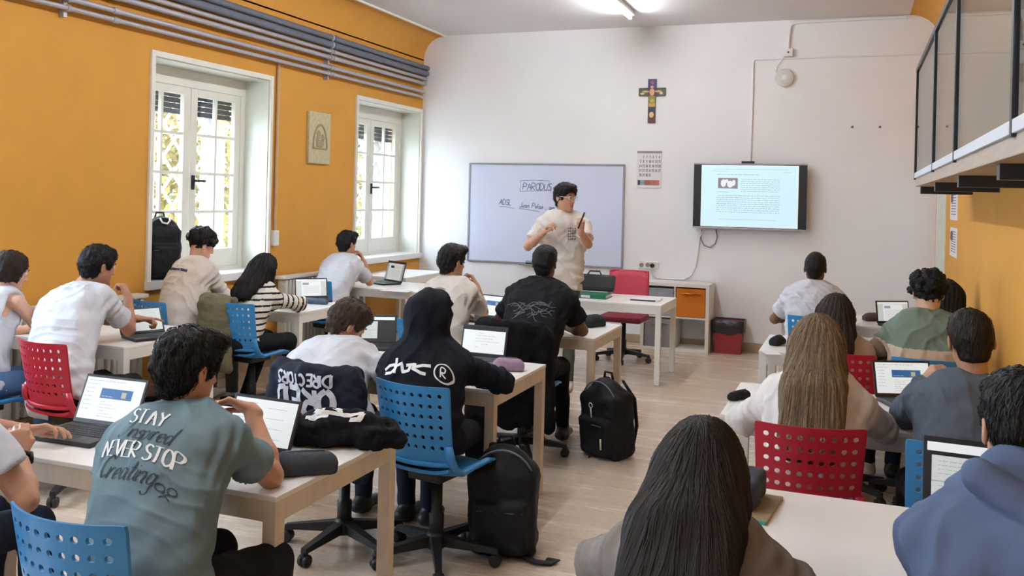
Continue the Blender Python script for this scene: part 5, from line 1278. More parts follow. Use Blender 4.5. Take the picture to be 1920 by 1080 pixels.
# ---- middle column
person('teal', 'person in a grey teal T-shirt printed STAY NEVER STOP, nearest the camera at left', (-1.84, 2.02), 2, Yp(354, 694, 2.34), hy=10, hp=13, skin_='tan', pants=c_pblack, shoe=s_black, vox=.0045, wide=1.04, top=dict(kind='tee', m=c_teal, loose=1.08, h=.007), hair=hr_(BLK, kind='short', t=.017, quiff=True, locks=1500, vox=.005, ll=.04, lift=.008),
       aR=dict(E=T_(502, 888, .785), W=Yp(470, 768, 2.56), d=(-.80, -.25, .30), n=(.35, .5, .75), curl=(.55, .6, .7, .8), thumb=.6), aL=dict(W=(-2.12, 2.58, .80)))
person('watch', 'person cut off at the lower left corner, with a wristwatch and bracelet', (-2.79, 1.95), 4, (-2.86, 2.16, 1.22), hy=6, hp=20, skin_='tan', pants=c_djean, shoe=s_black, vox=.005, top=dict(kind='tee', m=c_white, loose=1.08), hair=hr_(BLK, kind='short', t=.016),
       aR=dict(hi=.40, E=Yp(62, 958, 2.20), W=Yp(38, 866, 2.28), d=(-.25, .15, .8), n=(.6, -.6, .3), curl=(1.0, 1.05, 1.1, 1.1), thumb=.8), aL=dict(E=(-3.02, 2.42, .80), W=T_(48, 808, .80), d=(.8, .5, .12), n=(-.3, .3, .85), curl=(.3, .35, .4, .5), thumb=.2))
person('hunched', 'person in a white T-shirt hunched over a notebook, face turned down', (-2.32, 3.80), 4, Yp(652, 607, 4.22), hy=32, hp=34, hr=12, skin_='tan', pants=c_djean, shoe=s_black, vox=.0055, bulge=.09, wide=1.06, top=dict(kind='tee', m=c_white, loose=1.12), hair=hr_(BRN, kind='short', t=.014, locks=700, ll=.05),
       aR=dict(E=Yp(726, 700, 4.10), W=Yp(722, 680, 4.34), d=(-.15, .7, .25), n=(.2, -.5, .9), curl=(.4, .5, .6, .7)), aL=dict(W=(-2.72, 4.45, .79)))
person('hood', 'person wearing a black hoodie with the hood up and white lettering', (-1.86, 3.80), -4, Yp(811, 598, 4.02), hy=8, hp=14, skin_='tan', pants=c_djean, shoe=s_black, vox=.0055, wide=1.0, top=dict(kind='hood_up', m=c_navy, loose=1.14, h=.0075), hair=hr_(BLK, kind='short', t=.01),
       aR=dict(E=T_(928, 712, .80), W=T_(900, 690, .80)), aL=dict(W=(-1.98, 4.38, .79), pole=(-.3, -.2, -1)))
person('cream', 'person in a cream T-shirt with a small back print, hand at chin, before the whiteboard', (-2.66, 5.66), 6, Yp(848, 492, 5.98), hy=24, hp=6, skin_='tan', pants=c_pgrey, shoe=s_white, vox=.0062, top=dict(kind='tee', m=c_cream, loose=1.1), hair=hr_(BLK, kind='short', t=.016, quiff=True, locks=250),
       aR=dict(E=T_(915, 597, .785), W=Yp(893, 536, 6.12), d=(-.45, .1, .75), n=(.7, .4, .3), curl=(.9, .9, .9, .9), thumb=.6))
person('blacktee', 'person in a black T-shirt with a grey scrawl print, directly before the teacher', (-2.03, 5.66), 0, Yp(1022, 494, 5.96), hy=0, hp=4, skin_='brown', pants=c_pblack, shoe=s_black, vox=.0062, wide=1.08, top=dict(kind='tee', m=c_black, loose=1.14), hair=hr_(BLK, kind='fade', t=.011, rough=.0025),
       aR=dict(E=T_(1092, 620, .79), W=T_(1058, 612, .79), curl=(.4, .4, .4, .4)), aL=dict(W=(-2.30, 6.25, .79)))
# ---- right column
person('longdark', 'person with very long straight dark hair in a taupe jacket at the bottom right', (-.32, 1.98), 4, Yp(1318, 884, 2.24), hy=4, hp=14, neck_off=(0, 0, .03), skin_='fair', wide=.92, hs=.97, pants=c_djean, shoe=s_white, vox=.0055, top=dict(kind='jacket', m=c_taupe, loose=1.06, h=.007), hair=hr_(DBR, kind='long', t=.016, len=.62, wd=.115, off=.10, off2=.05, locks=3200, ll=.26, vox=.006, lw=.0032, lift=.0018, groove=.4, col=srgb(34, 27, 24), name='dark_brown_straight'),
       aR=dict(E=Yp(1560, 1170, 2.2), W=(-.16, 2.28, .63)), aL=dict(W=(-.50, 2.58, .79)))
person('greyhood', 'person in a grey blue hooded jumper at the lower right corner', (.40, 1.95), -4, Yp(1918, 806, 2.22), hy=-10, hp=8, skin_='tan', pants=c_djean, shoe=s_black, vox=.005, wide=1.1, top=dict(kind='hood_down', m=c_denimg, loose=1.14, h=.0072), hair=hr_(BLK, kind='short', t=.010, locks=900, lift=.004, rough=.003, vox=.0055),
       aL=dict(E=T_(1752, 1012, .80), W=(.22, 2.62, .79)), aR=dict(W=(.55, 2.6, .79)))
person('blonde', 'person with long light brown hair in an off-white jumper on a red chair', (-.15, 3.86), 2, Yp(1534, 648, 4.02), hy=6, hp=16, skin_='fair', wide=.95, hs=.97, pants=c_djean, shoe=s_white, vox=.006, top=dict(kind='long', m=c_off, loose=1.12), hair=hr_(LBR, kind='long', t=.014, len=.40, wd=.105, off=.09, off2=.03, locks=2600, ll=.2, vox=.0065, lw=.0036, lift=.0025, groove=.6),
       aL=dict(E=Yp(1400, 782, 4.08), W=(-.33, 4.45, .79)), aR=dict(E=Yp(1640, 790, 4.08), W=(.02, 4.45, .79)))
person('slate', 'person in a slate grey sweatshirt leaning the head on the left hand', (.41, 3.84), -6, Yp(1820, 640, 4.04), hy=-4, hp=14, hr=-4, neck_off=(0, 0, -.035), skin_='tan', pants=c_djean, shoe=s_black, vox=.0055, wide=1.02, top=dict(kind='long', m=c_slate, loose=1.12, neck=c_black, h=.0075), hair=hr_(DBR, kind='fade', t=.009, locks=500, lift=.003, rough=.002, name='dark_brown_short', col=srgb(40, 33, 30)),
       aL=dict(E=T_(1698, 776, .80), W=Yp(1730, 718, 4.05), d=(.42, -.05, .62), n=(-.6, -.25, .5), curl=(1.0, 1.05, 1.1, 1.1), thumb=.7), aR=dict(W=(.60, 4.4, .79)))
person('darkhair', 'person with long dark brown hair on the right, before the green jumper student', (-.06, 5.70), 4, Yp(1568, 590, 5.92), hy=8, hp=16, skin_='fair', wide=.9, hs=.96, pants=c_djean, shoe=s_white, vox=.0068, top=dict(kind='long', m=c_beige, loose=1.05), hair=hr_(DBR, kind='long', t=.014, len=.32, wd=.10, off=.085, off2=.03, locks=600, ll=.14), aR=dict(W=(-.02, 6.22, .79), pole=(.2, -.3, -1)), aL=dict(W=(-.2, 6.22, .79)))
person('sage', 'person with curly black hair in a sage jumper with a beige band', (.40, 5.72), -2, Yp(1739, 552, 5.94), hy=-10, hp=14, skin_='fair', pants=c_djean, shoe=s_black, vox=.0068, wide=1.08, top=dict(kind='long', m=[c_sage, c_beige], loose=1.14, band=(.77, .90)), hair=hr_(BLK, kind='curly', t=.016, rough=.007),
       aL=dict(E=(.13, 5.98, .80), W=(.22, 6.26, .79)))
person('whitefront', 'person in a white T-shirt at the front of the right column', (-.30, 7.36), 0, Yp(1529, 504, 7.62), hy=4, hp=10, skin_='brown', pants=c_djean, shoe=s_black, vox=.007, wide=1.06, top=dict(kind='tee', m=c_white, loose=1.1), hair=hr_(BLK, kind='fade', t=.011, rough=.0025),
       aL=dict(E=Yp(1460, 588, 7.62), W=(-.38, 7.98, .79)), aR=dict(W=(-.12, 7.98, .79)))
person('wallhair', 'person with long black hair by the orange wall, mostly hidden behind curly hair', (.50, 7.30), 0, Yp(1774, 558, 6.95), hy=-6, hp=20, skin_='fair', wide=.78, hs=.95, pants=c_djean, shoe=s_white, vox=.0075, top=dict(kind='long', m=W_('mauve_grey_fleece', (120, 112, 122)), loose=.95), hair=hr_(BLK, kind='long', t=.014, len=.2, wd=.08, off=.07), aR=dict(W=(.62, 7.30, .79), pole=(-.2, -.3, -1)))
#print('people', round(_t.time() - _t0, 1))
# ================================================================== CHAIRS UNDER THE PEOPLE
def chair_px(pl, pr, colr, label, z=.862, spin=None):
    a = at_z(*pl, z); b = at_z(*pr, z); d = (b - a); ang = math.atan2(d.y, d.x); m = (a + b) / 2
    return chair(m.x - math.sin(ang) * .22, m.y + math.cos(ang) * .22, ang, colr, label, spin)
chair_px((27, 632), (130, 648), 'red', 'red perforated chair at the far left under the white T-shirt student')
chair_px((700, 707), (846, 730), 'blue', 'blue perforated chair under the black hoodie student', spin=.35)
chair_px((20, 946), (233, 994), 'blue', 'blue perforated chair nearest the camera, at the lower left', z=.855)
chair_px((1420, 790), (1622, 806), 'red', 'red perforated chair under the long light brown hair')
chair(-4.70, 3.78, R(-12), 'blue', 'blue chair under the tank top student at the left edge')
chair(-4.86, 5.56, R(-14), 'blue', 'blue chair under the cream sweatshirt student')
ch5 = chair(-4.31, 5.80, R(-6), 'blue', 'blue perforated chair under the striped top student')
chair(-4.78, 7.60, R(-6), 'blue', 'blue chair under the student at the front wall table')
ch7 = chair(-2.27, 3.80, R(-4), 'blue', 'chair hidden under the navy printed jacket', spin=.9)
chair(-2.66, 5.64, R(-6), 'blue', 'chair under the cream T-shirt student')
ch10 = chair(-2.03, 5.64, 0, 'blue', 'chair hidden under the long black coat', spin=.2)
chair(-2.74, 1.92, R(-4), 'blue', 'blue chair cut off at the lower left corner')
chair(-.32, 1.94, R(-4), 'blue', 'chair under the very long haired student, below the picture')
chair(.40, 1.92, R(4), 'blue', 'chair under the grey blue hooded student, below the picture')
chair(.36, 3.80, R(8), 'blue', 'blue perforated chair under the slate sweatshirt student')
chair(-.06, 5.68, R(-4), 'red', 'red chair under the long dark haired student on the right')
chair(.40, 5.70, R(2), 'blue', 'chair under the curly haired sage jumper student')
chair(-.26, 7.34, 0, 'blue', 'blue chair under the white T-shirt student at the right front')
chair(.46, 7.28, 0, 'blue', 'chair under the hidden student by the orange wall', spin=.63)

# ================================================================== LAPTOPS
def laptop_px(pl, pr, content, label, z=.757, wmin=.29, wmax=.36, **k):
    a = at_z(*pl, z); b = at_z(*pr, z); d = b - a; wd = min(max(d.length, wmin), wmax); m = (a + b) / 2
    return laptop(m.x, m.y, math.atan2(d.y, d.x), content, label, w=wd, **k)
laptop_px((135, 790), (252, 806), 'banner', 'black laptop with a blue banner page at the left end of the nearest table', open_=112)
laptop_px((415, 832), (541, 853), 'plain', 'black laptop beside the teal T-shirt student, showing a pale list', open_=112)
laptop_px((664, 642), (733, 643), 'dark', 'black laptop in front of the hunched student', open_=108)
laptop_px((862, 664), (946, 672), 'form', 'black laptop with a white form page beside the hooded student', open_=104)
laptop_px((893, 592), (938, 598), 'banner', 'laptop between the cream and black T-shirt students', open_=108)
laptop_px((557, 559), (611, 558), 'pale', 'black laptop in front of the striped top student', open_=108)
laptop_px((428, 549), (456, 551), 'off', 'dark laptop with a black screen by the tall window', open_=118)
laptop_px((718, 525), (754, 531), 'doc', 'silver based laptop on the wall table nearest the front', open_=104, shell=M_lap)
laptop_px((236, 628), (302, 622), 'grey', 'touchscreen laptop with a bright reflective screen beside the red chair student', open_=120)
laptop_px((1645, 744), (1748, 746), 'banner', 'black laptop with a blue banner page before the slate sweatshirt student', open_=106)
laptop_px((1649, 606), (1703, 606), 'pale', 'black laptop on the right table nearest the front wall', open_=100)
laptop_px((1757, 966), (1900, 988), 'dark', 'black laptop at the lower right before the hooded student', open_=100, screen_h=.235)

# ================================================================== SOFT THINGS
def soft(name, label, cat, F, m, h, base, crease=.004, sc_=30, group=None, seed=1):
    V, Q = F.mesh(h); N = vnormals(V, Q); V = V + N * (wnoise(V, sc_, seed) * crease + wnoise(V, sc_ * 2.3, seed + 1) * crease * .45)[:, None]
    base = A3(base); root = empty(name, base, 0, label, cat, group); o = obj('cloth', np_mesh('cloth', V - base, Q, m), root)
    return dict(root=root, base=base, V=V, Q=Q, o=o)
def axes2(rz, tilt=0.0):
    c, s_ = math.cos(rz), math.sin(rz); x = np.array([c, s_, 0]); y = np.array([-s_, c, 0]); z = np.array([0, 0, 1.0])
    y2 = y * math.cos(tilt) + z * math.sin(tilt); z2 = z * math.cos(tilt) - y * math.sin(tilt); return np.array([x, y2, z2])
M_nylon = cloth('black_nylon', srgb(24, 25, 29), .6, .4); M_strap = mat('black_webbing', srgb(18, 18, 21), .7, .1, 60)
# --- pencil cases
def case(px, py, rz, L, r, col, label, m=None, z=TZ):
    p = at_z(px, py, z + r * .7); F = Field(); A = axes2(rz); c = np.array([p.x, p.y, z + r * .93]); d = A[0] * (L / 2 - r)
    F.cone(c - d, c + d, r, r * .92, .02, (np.array([0, 0, 1.0]), 1.05)); F.rbox(c - np.array([0, 0, r * .35]), (L / 2, r * .92, r * .55), A, .012, .02); F.half((0, 0, z + .001), (0, 0, 1), .004)
    q = soft('pencil_case', label, 'pencil case', F, m or cloth('case_' + '_'.join(map(str, col)), srgb(*col), .75, .5), .006, (p.x, p.y, z), .002, 40, 'pencil cases on the tables')
    b = Vector(q['base']); zt = Vector((0, 0, r * 1.92))
    MB().tube([Vector(c - d) - b + Vector((0, 0, r * .94)), Vector(c) - b + Vector((0, 0, r * .97)), Vector(c + d) - b + Vector((0, 0, r * .90))], .0035, 6).build('zip', M_grey, q['root'], smooth=True)
    return q
case(572, 872, R(38), .215, .042, (58, 62, 68), 'dark grey pencil case on the table nearest the camera')
case(954, 686, R(20), .17, .038, (160, 134, 158), 'lilac pencil case on the table of the hooded student')
case(1113, 604, R(60), .19, .048, (44, 48, 54), 'black crumpled pencil case beside the black T-shirt student')
case(590, 566, R(6), .24, .026, (76, 92, 108), 'slate blue flat case before the striped student\'s laptop')
case(1640, 596, R(30), .20, .035, (96, 76, 82), 'brown mauve pencil case on the right table nearest the front wall')
case(1458, 640, R(70), .14, .035, (34, 34, 38), 'small black pencil case at the edge of the right table')
case(1386, 742, R(62), .15, .022, (30, 31, 36), 'flat black case beside the light brown haired student')
# --- notebook, red and black case on the lower right table
pc = at_z(1436, 955, TZ); nb = empty('notebook', (pc.x - .06, pc.y, TZ), R(-6), 'brown kraft notebook under the pencil case at the lower right', 'notebook')
MB().bb(-.09, .09, -.14, .13, 0, .010, bev=.001).build('cover', mat('kraft_card', srgb(158, 138, 112), .8), nb); MB().bb(-.093, .086, -.143, -.1405, .002, .012).build('teal_edge', mat('teal_card', srgb(52, 156, 146), .6), nb)
F = Field(); A = axes2(R(-4)); c = np.array([pc.x - .085, pc.y + .02, TZ + .055]); F.rbox(c, (.07, .105, .044), A, .02, .02); F.half((0, 0, TZ + .011), (0, 0, 1), .004)
q = soft('pencil_case', 'open charcoal pencil case with red lining at the lower right', 'pencil case', F, cloth('charcoal_case', srgb(58, 58, 66), .8, .4), .006, (pc.x - .085, pc.y, TZ + .011), .002, 40, 'pencil cases on the tables')
b = Vector(q['base']); MB().box(Vector(c) - b + Vector((-.028, .0, .044)), (.075, .17, .006), rotz(R(-4)), bev=.003).build('red_lining', mat('dark_red_lining', srgb(112, 40, 48), .8), q['root'])
# --- jumper heaped on the nearest table
pj = at_z(634, 806, TZ + .06); F = Field(); g = random.Random(5); jx = np.array([pj.x, pj.y, TZ])
F.cone(jx + [-.16, -.05, .045], jx + [.15, .03, .05], .060, .055, .05); F.cone(jx + [-.12, .06, .05], jx + [.17, .08, .045], .065, .05, .05); F.cone(jx + [-.05, -.0, .085], jx + [.12, .06, .075], .05, .045, .04); F.cone(jx + [.12, .02, .04], jx + [.22, .06, .03], .045, .03, .03); F.cone(jx + [-.18, .0, .04], jx + [-.16, .09, .035], .045, .04, .04)
F.half((0, 0, TZ + .002), (0, 0, 1), .004)
jm = soft('folded_jumper', 'black jumper with a white logo heaped on the nearest table', 'jumper', F, cloth('black_fleece_heap', srgb(20, 20, 24), .9, .7), .007, (pj.x, pj.y, TZ), .010, 34)
lines = [[(-.115, -.02), (-.06, .0), (0, .008), (.055, .006), (.10, .022)], [(-.115, .018), (-.085, .012), (-.055, .0)], [(-.085, .028), (-.055, .02), (-.05, .004)], [(-.02, .032), (0, .028), (.012, .012)], [(.10, .022), (.10, -.012), (.06, -.012)], [(-.1, -.02), (-.06, -.022), (-.02, -.008)]]
M_print = mat('white_print', srgb(232, 230, 228), .8, .03)
decal(jm, pen_polys(lines, lambda a: .0085), jx + [.0, -.02, .12], (1, .12, 0), (0, .55, .8), (.1, .8, -.62), M_print, 'logo_print', jm['root'], .004)
# --- sheets of paper
def sheet(px, py, rz, label, w_=.21, d_=.297, tilt=0.0, z=TZ):
    p = at_z(px, py, z); o = tag(MB().box((0, 0, .002), (w_, d_, .002)).build('paper_sheet', M_paper, None, loc=(p.x, p.y, z)), label, 'paper'); o.rotation_euler = (0, 0, rz); return o
sheet(398, 778, R(8), 'white sheet of paper beside the teal T-shirt student\'s laptop')
sheet(700, 668, R(-14), 'white notebook page the hunched student writes on')
sheet(745, 545, R(6), 'pale folder sheet on the wall table nearest the front', .3, .22)
sheet(1446, 662, R(20), 'small white paper at the corner of the right table', .1, .15)
# --- coats over chair backs
def coat(chair_o, m, label, wdt, drop, name='coat', crease=.008, h=.010, sleeve=True, seed=1, zt=.885, extra=None):
    x, y = chair_o.location.x, chair_o.location.y; rz = chair_o.rotation_euler.z; A = axes2(rz); F = Field(); c = np.array([x, y, 0.0])
    P = lambda a, b, z: c + a * A[0] + b * A[1] + np.array([0, 0, z])
    n = 5
    for i in range(n):
        u = -1 + 2 * i / (n - 1); yb = -.265 + .055 * u * u
        F.cone(P(u * wdt * .82, yb - .055, zt - .04), P(u * wdt * (1 + .12 * abs(u)), yb - .045, zt - drop + .06 * abs(u) * (i % 2)), .062, .058, .05, (A[1], 1.7))
        F.cone(P(u * wdt * .8, yb - .05, zt - .015), P(u * wdt * .8, yb + .045, zt - .03), .040, .036, .03)
    if sleeve:
        for q in (-1, 1): F.cone(P(q * wdt * .95, -.24, zt - .07), P(q * (wdt + .03), -.25, zt - drop * .92), .058, .042, .03)
    if extra: extra(F, P)
    r_ = soft(name, label, 'jacket', F, m, h, (x, y, 0), crease, 24, 'coats hung over chair backs', seed); r_['A'] = A; r_['P'] = P; return r_
c7 = coat(ch7, cloth('navy_jacket_nylon', srgb(28, 32, 48), .8, .5), 'navy jacket with upside down white lettering over a chair back', .215, .44, seed=4, zt=.90)
c10 = coat(ch10, cloth('black_wool_coat', srgb(16, 16, 19), .95, .4), 'long black coat hanging over the chair of the black T-shirt student', .225, .62, seed=8, zt=.895)
kj = coat(ch5, cloth('khaki_jacket_twill', srgb(112, 106, 84), .9, .6), 'khaki jacket hung over the left half of the striped student\'s chair', .11, .50, seed=6, sleeve=False, zt=.885)
kj['root'].location.x -= .15; kj['root'].location.y += .03
# upside-down lettering on the navy jacket
def upside(lines): return [[(-x, -y) for x, y in l_] for l_ in lines]
l1, w1 = strokes_of('DIRECTORS', .050, 0, .16); l2, w2_ = strokes_of('ORED', .115, 0, .20)
A = c7['A']; cen = c7['P'](-.02, -.3, .885)
decal(c7, pen_polys(upside(shift(l1, -w1 / 2 - .02, -.005)), lambda a: .0055), cen, A[0], (0, 0, 1), A[1], mat('pale_print', srgb(206, 212, 226), .8), 'small_lettering', c7['root'], .004)
decal(c7, pen_polys(upside(shift(l2, -w2_ / 2 - .02, .062)), lambda a: .0125), cen, A[0], (0, 0, 1), A[1], mat('pale_print', srgb(206, 212, 226), .8), 'large_lettering', c7['root'], .004)

# --- backpacks
def backpack(x, y, z, rz, w_, d_, h_, label, tilt=0.0, pocket=True, strap=None, z0=0.0, dome=.35):
    A = axes2(rz, tilt); F = Field(); c = np.array([x, y, z]); P = lambda a, b, e: c + a * A[0] + b * A[1] + e * A[2]
    F.rbox(P(0, 0, h_ * (.5 - dome * .25)), (w_ / 2, d_ / 2, h_ * (.5 - dome * .25)), A, .045, .03)
    F.ell(P(0, .0, h_ * (1 - dome)), (w_ / 2 * .98, d_ / 2 * .95, h_ * dome), A, .05)
    if pocket: F.rbox(P(0, -d_ / 2 - .005, h_ * .30), (w_ * .40, .035, h_ * .24), A, .03, .015)
    F.half((0, 0, z0 + .002), (0, 0, 1), .004)
    b = soft('backpack', label, 'backpack', F, M_nylon, .009, (x, y, z0), .004, 22, 'black backpacks'); B = b['base']; V_ = lambda *a: Vector(P(*a) - B)
    MB().tube([V_(-.04, .03, h_ * .97), V_(-.03, .03, h_ * 1.06), V_(.03, .03, h_ * 1.06), V_(.04, .03, h_ * .97)], .009, 6).build('top_handle', M_strap, b['root'], smooth=True)
    for q in (-1, 1): MB().tube([V_(q * w_ * .22, d_ / 2 - .02, h_ * .95), V_(q * w_ * .30, d_ / 2 + .05, h_ * .7), V_(q * w_ * .34, d_ / 2 + .05, h_ * .35), V_(q * w_ * .38, d_ / 2 - .01, h_ * .08)], [.02, .026, .022, .014], 8, flat=.4).build('shoulder_strap', M_strap, b['root'], smooth=True)
    MB().tube([V_(w_ / 2 * math.sin(a) * .97, -d_ * .30, h_ * (1 - dome) + h_ * dome * .93 * math.cos(a)) for a in [(-1.5 + 3 * i / 16) for i in range(17)]], .005, 6).build('main_zip', M_grey, b['root'], smooth=True)
    if pocket: MB().tube([V_(w_ * (-.34 + .68 * i / 8), -d_ / 2 - .036, h_ * .46) for i in range(9)], .004, 6).build('pocket_zip', M_grey, b['root'], smooth=True)
    b['V_'] = V_; return b
b1 = backpack(-1.545, 4.06, 0, R(12), .32, .20, .52, 'black backpack on the floor beside the hooded student', tilt=.04)
MB().tube([b1['V_'](.10, -.09, .03), b1['V_'](.17, -.13, .02), b1['V_'](.24, -.12, .014), b1['V_'](.27, -.10, .02), b1['V_'](.22, -.08, .016)], [.02, .022, .02, .018, .014], 8, flat=.35).build('loose_strap', M_strap, b1['root'], smooth=True)
b2 = backpack(-1.50, 5.88, 0, R(-30), .33, .22, .52, 'black backpack leaning on a table leg, with a key fob', tilt=.10)
q = b2['V_']; MB().tube([q(-.02 + .016 * math.cos(a), -.128, .36 + .016 * math.sin(a)) for a in [2 * PI * i / 12 for i in range(13)]], .003, 6).tube([q(-.02, -.128, .344), q(-.015, -.13, .28)], .005, 6).build('key_fob', M_whitep, b2['root'], smooth=True)
MB().tube([q(.10, -.17, .17), q(.10, -.172, .10)], .006, 6).build('zip_pull', M_whitep, b2['root'], smooth=True)
MB().tube([q(-.05, -.13, .015), q(.05, -.25, .012), q(.14, -.36, .012)], .008, 6, flat=.5).build('loose_strap', M_strap, b2['root'], smooth=True)
pw = at_z(303, 532, WZ0 + .02); b3 = backpack(XL - .06, 5.99, WZ0 + .021, R(62), .30, .17, .52, 'black backpack with a white handle loop standing on the window sill', tilt=-.05, z0=WZ0 + .02)
q = b3['V_']; MB().tube([q(-.03, -.06, .50), q(-.02, -.085, .465), q(.02, -.09, .455), q(.045, -.075, .48), q(.05, -.06, .50)], .008, 6).build('white_loop', M_whitep, b3['root'], smooth=True)

# ================================================================== PRINTS AND SMALL WEAR
pr = PEOPLE['teal']; c_ = pr['spine'](.70); rt = pr['Rd'] + 0 * pr['tgN']; up = pr['tgN']; fw = pr['fw']
def serif(lines): return pen_polys(lines, lambda a: .0011 + .0034 * abs(math.sin(a)))
def serif_ends(lines, sz):
    out = []
    for l_ in lines:
        for e, o_ in ((l_[0], l_[1]), (l_[-1], l_[-2])):
            if abs(o_[0] - e[0]) < .4 * abs(o_[1] - e[1]) + 1e-6: out.append([(e[0] - sz, e[1]), (e[0] + sz, e[1])])
    return out
M_pw = mat('white_print', srgb(232, 230, 228), .8); M_pd = mat('dark_slate_print', srgb(38, 50, 60), .8)
def put(text, size, x, y, script=False, seed=1, track=.14):
    if script:
        l_, w__ = strokes_of(text, size, .45, .03, 0, seed); polys = pen_polys(shift(l_, x - w__ / 2, y), lambda a: .0010 + .0022 * abs(math.sin(a - .3))); m = M_pd; nm = 'script_print'
    else:
        l_, w__ = strokes_of(text, size, .06, track); l_ = shift(l_, x - w__ / 2, y); polys = serif(l_) + pen_polys(serif_ends(l_, size * .10), lambda a: .0012); m = M_pw; nm = 'serif_print'
    decal(pr, polys, c_, rt, up, fw, m, nm, pr['root'], .0035)
put('STAY', .050, -.01, .075); put('@nspired', .060, .0, .022, True); put('NEVER', .050, -.072, -.040, track=.08); put('STOP', .050, .085, -.040, track=.08); put('Creating', .066, -.03, -.105, True)
l_ = [[(.10 + .014 * math.cos(a), -.100 + .010 * math.sin(a)) for a in [2 * PI * i / 10 for i in range(11)]], [(.135 + .014 * math.cos(a), -.100 + .010 * math.sin(a)) for a in [2 * PI * i / 10 for i in range(11)]], [(.106, -.108), (.135, -.128)], [(.130, -.108), (.104, -.128)]]
decal(pr, pen_polys(l_, lambda a: .002), c_, rt, up, fw, M_pd, 'bow_print', pr['root'], .0035)
pr = PEOPLE['hood']; c_ = pr['spine'](.62)
l_ = [[(-.165, .005), (-.14, .02), (-.11, .02), (-.10, .0), (-.125, -.02), (-.16, -.015)], [(-.10, .05), (-.105, -.025)], [(-.10, .01), (-.07, .02), (-.06, -.02), (-.03, -.015), (-.02, .02)], [(-.045, .012), (.0, .02), (-.01, -.005), (.03, -.02), (.055, -.022)], [(.0, .005), (.04, .018), (.075, .022)]]
decal(pr, pen_polys(l_, lambda a: .0075), c_, pr['Rd'], pr['tgN'], pr['fw'], M_pw, 'logo_print', pr['root'], .0045)
cc = (.135, .0); ring = [[(cc[0] + .042 * math.cos(2 * PI * i / 24), cc[1] + .042 * math.sin(2 * PI * i / 24)) for i in range(25)]]; rl_, w_r = strokes_of('R', .042, 0)
decal(pr, pen_polys(ring, lambda a: .0035) + pen_polys(shift(rl_, cc[0] - w_r / 2, cc[1] - .021), lambda a: .003), c_, pr['Rd'], pr['tgN'], pr['fw'], M_pw, 'registered_mark_print', pr['root'], .0045)
pr = PEOPLE['blacktee']; g = random.Random(3); l_ = []
for k in range(26):
    x = g.uniform(-.14, .14); y = g.uniform(-.05, .04); a = g.uniform(-.9, .9); L = g.uniform(.05, .12)
    l_.append([(x + L * (t_ - .5) * math.cos(a), y + L * (t_ - .5) * math.sin(a) + .012 * math.sin(t_ * 5 + k)) for t_ in [i / 8 for i in range(9)]])
decal(pr, pen_polys(l_, lambda a: .0022), pr['spine'](.60), pr['Rd'], pr['tgN'], pr['fw'], mat('grey_scrawl_print', srgb(92, 92, 98), .8), 'scrawl_print', pr['root'], .004)
pr = PEOPLE['cream']; l_ = [[(.02 + r_ * math.cos(a), .0 + r_ * .7 * math.sin(a)) for a in [.6 + 2.2 * i / 8 for i in range(9)]] for r_ in (.045, .034, .023)] + [[(.02, -.012), (.07, -.02)]]
decal(pr, pen_polys(l_, lambda a: .0022), pr['spine'](.76), pr['Rd'], pr['tgN'], pr['fw'], mat('grey_print', srgb(120, 124, 120), .8), 'small_print', pr['root'], .004)
pr = PEOPLE['sweat']; decal(pr, pen_polys([[(-.11, .0), (.11, .0)]], lambda a: .011), pr['spine'](.80), pr['Rd'], pr['tgN'], pr['fw'], mat('navy_bar_print', srgb(58, 56, 92), .8), 'bar_print', pr['root'], .004)
pr = PEOPLE['teacher']; g = random.Random(9); polys = []
for i in range(5):
    for j in range(4):
        for k in range(3):
            x = -.035 + j * .019 + g.uniform(0, .006); y = .05 - i * .024 + g.uniform(0, .008); polys.append([(x, y), (x + g.uniform(.005, .013), y), (x + g.uniform(.005, .013), y + g.uniform(.006, .014)), (x, y + g.uniform(.006, .014))])
decal(pr, polys, pr['spine'](.78) + pr['Rd'] * -.085, -pr['Rd'], pr['tgN'], -pr['fw'], mat('grey_block_print', srgb(96, 98, 98), .8), 'chest_print', pr['root'], .004)
# glasses and marker of the teacher
hd, H, B = pr['hd'], pr['H'], pr['base']; L3 = lambda x, y, z: Vector(hd + x * H[0] + y * H[1] + z * H[2] - B)
gl = empty('glasses', L3(0, .1, .01)); gl.parent = pr['root']; o3 = L3(0, .1, .01); M_gf = mat('clear_grey_glasses', srgb(206, 204, 204), .25, .02)
for q in (-1, 1):
    MB().tube([L3(q * .032 + .024 * math.cos(a), .106 - .006 * abs(math.cos(a)), .009 + .019 * math.sin(a)) - o3 for a in [2 * PI * i / 16 for i in range(17)]], .0022, 6).build('rim', M_gf, gl, smooth=True)
    MB().tube([L3(q * .056, .100, .014) - o3, L3(q * .078, .05, .014) - o3, L3(q * .085, -.005, .012) - o3, L3(q * .083, -.025, -.004) - o3], .003, 6).build('temple', M_gf, gl, smooth=True)
MB().tube([L3(-.009, .112, .014) - o3, L3(0, .115, .016) - o3, L3(.009, .112, .014) - o3], .002, 6).build('bridge', M_gf, gl, smooth=True)
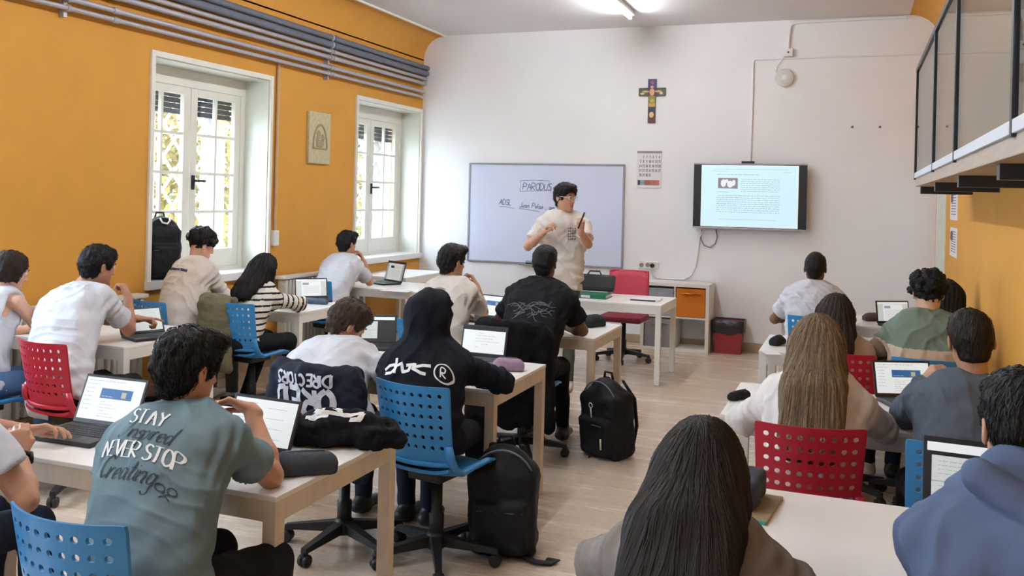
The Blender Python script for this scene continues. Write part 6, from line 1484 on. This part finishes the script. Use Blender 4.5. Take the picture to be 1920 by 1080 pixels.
W = pr['arms']['L'][1]; mk = empty('marker_pen', Vector(W) + Vector((.0, -.05, .07)), 0, 'dark marker pen held in the raised hand of the teacher', 'pen')
MB().tube([(-.01, .0, -.045), (.03, 0, .055)], .0075, 10).build('barrel', M_black, mk, smooth=True); MB().tube([(.03, 0, .055), (.045, 0, .092)], [.0085, .0078], 10).build('cap', mat('marker_cap', srgb(40, 46, 60), .4), mk, smooth=True)
# parting in the long dark hair
p = PEOPLE['longdark']; Hh = p['H']; hv = BVHTree.FromPolygons([Vector(v) for v in p['hairV']], [tuple(int(i) for i in q_) for q_ in p['hairQ']]); pts = []
for yy in (-.035, -.01, .015, .04, .06):
    loc = hv.ray_cast(Vector(p['hd'] + Hh[1] * yy + Hh[2] * .4), Vector(-Hh[2]))[0]
    if loc is not None: pts.append(loc - Vector(p['base']) - Vector(Hh[2]) * .0005)
MB().tube(pts, [.0015] + [.003] * (len(pts) - 2) + [.002], 6, flat=.6).build('hair_parting', mat('scalp_skin', srgb(132, 108, 92), .6), p['root'], smooth=True)
# wrist wear
def band(pk, arm, r, wd, m, name, back=.02):
    p = PEOPLE[pk]; E_, W, _ = p['arms'][arm]; d_ = U(W - E_); c = W - d_ * back; a = U(np.cross(d_, [0, 0, 1])); b = np.cross(a, d_)
    return MB().tube([Vector(c + r * (math.cos(t_) * a + math.sin(t_) * b) - p['base']) for t_ in [2 * PI * i / 20 for i in range(21)]], wd, 8).build(name, m, p['root'], smooth=True), c, d_, a, b
_, c, d_, a, b = band('watch', 'R', .0285, .0085, M_black, 'watch_strap', .015)
p = PEOPLE['watch']; MB().lathe([(.021, 0), (.022, .006), (.019, .011)], Vector(c + .029 * a - p['base']), 18, 0, Matrix((tuple(d_), tuple(b), tuple(a))).transposed()).build('watch_case', M_black, p['root'], smooth=True)
band('watch', 'L', .029, .004, mat('dark_bead_bracelet', srgb(46, 38, 40), .5), 'bracelet', .01); band('hunched', 'R', .028, .0035, mat('dark_bead_bracelet', srgb(46, 38, 40), .5), 'bracelet', .01)
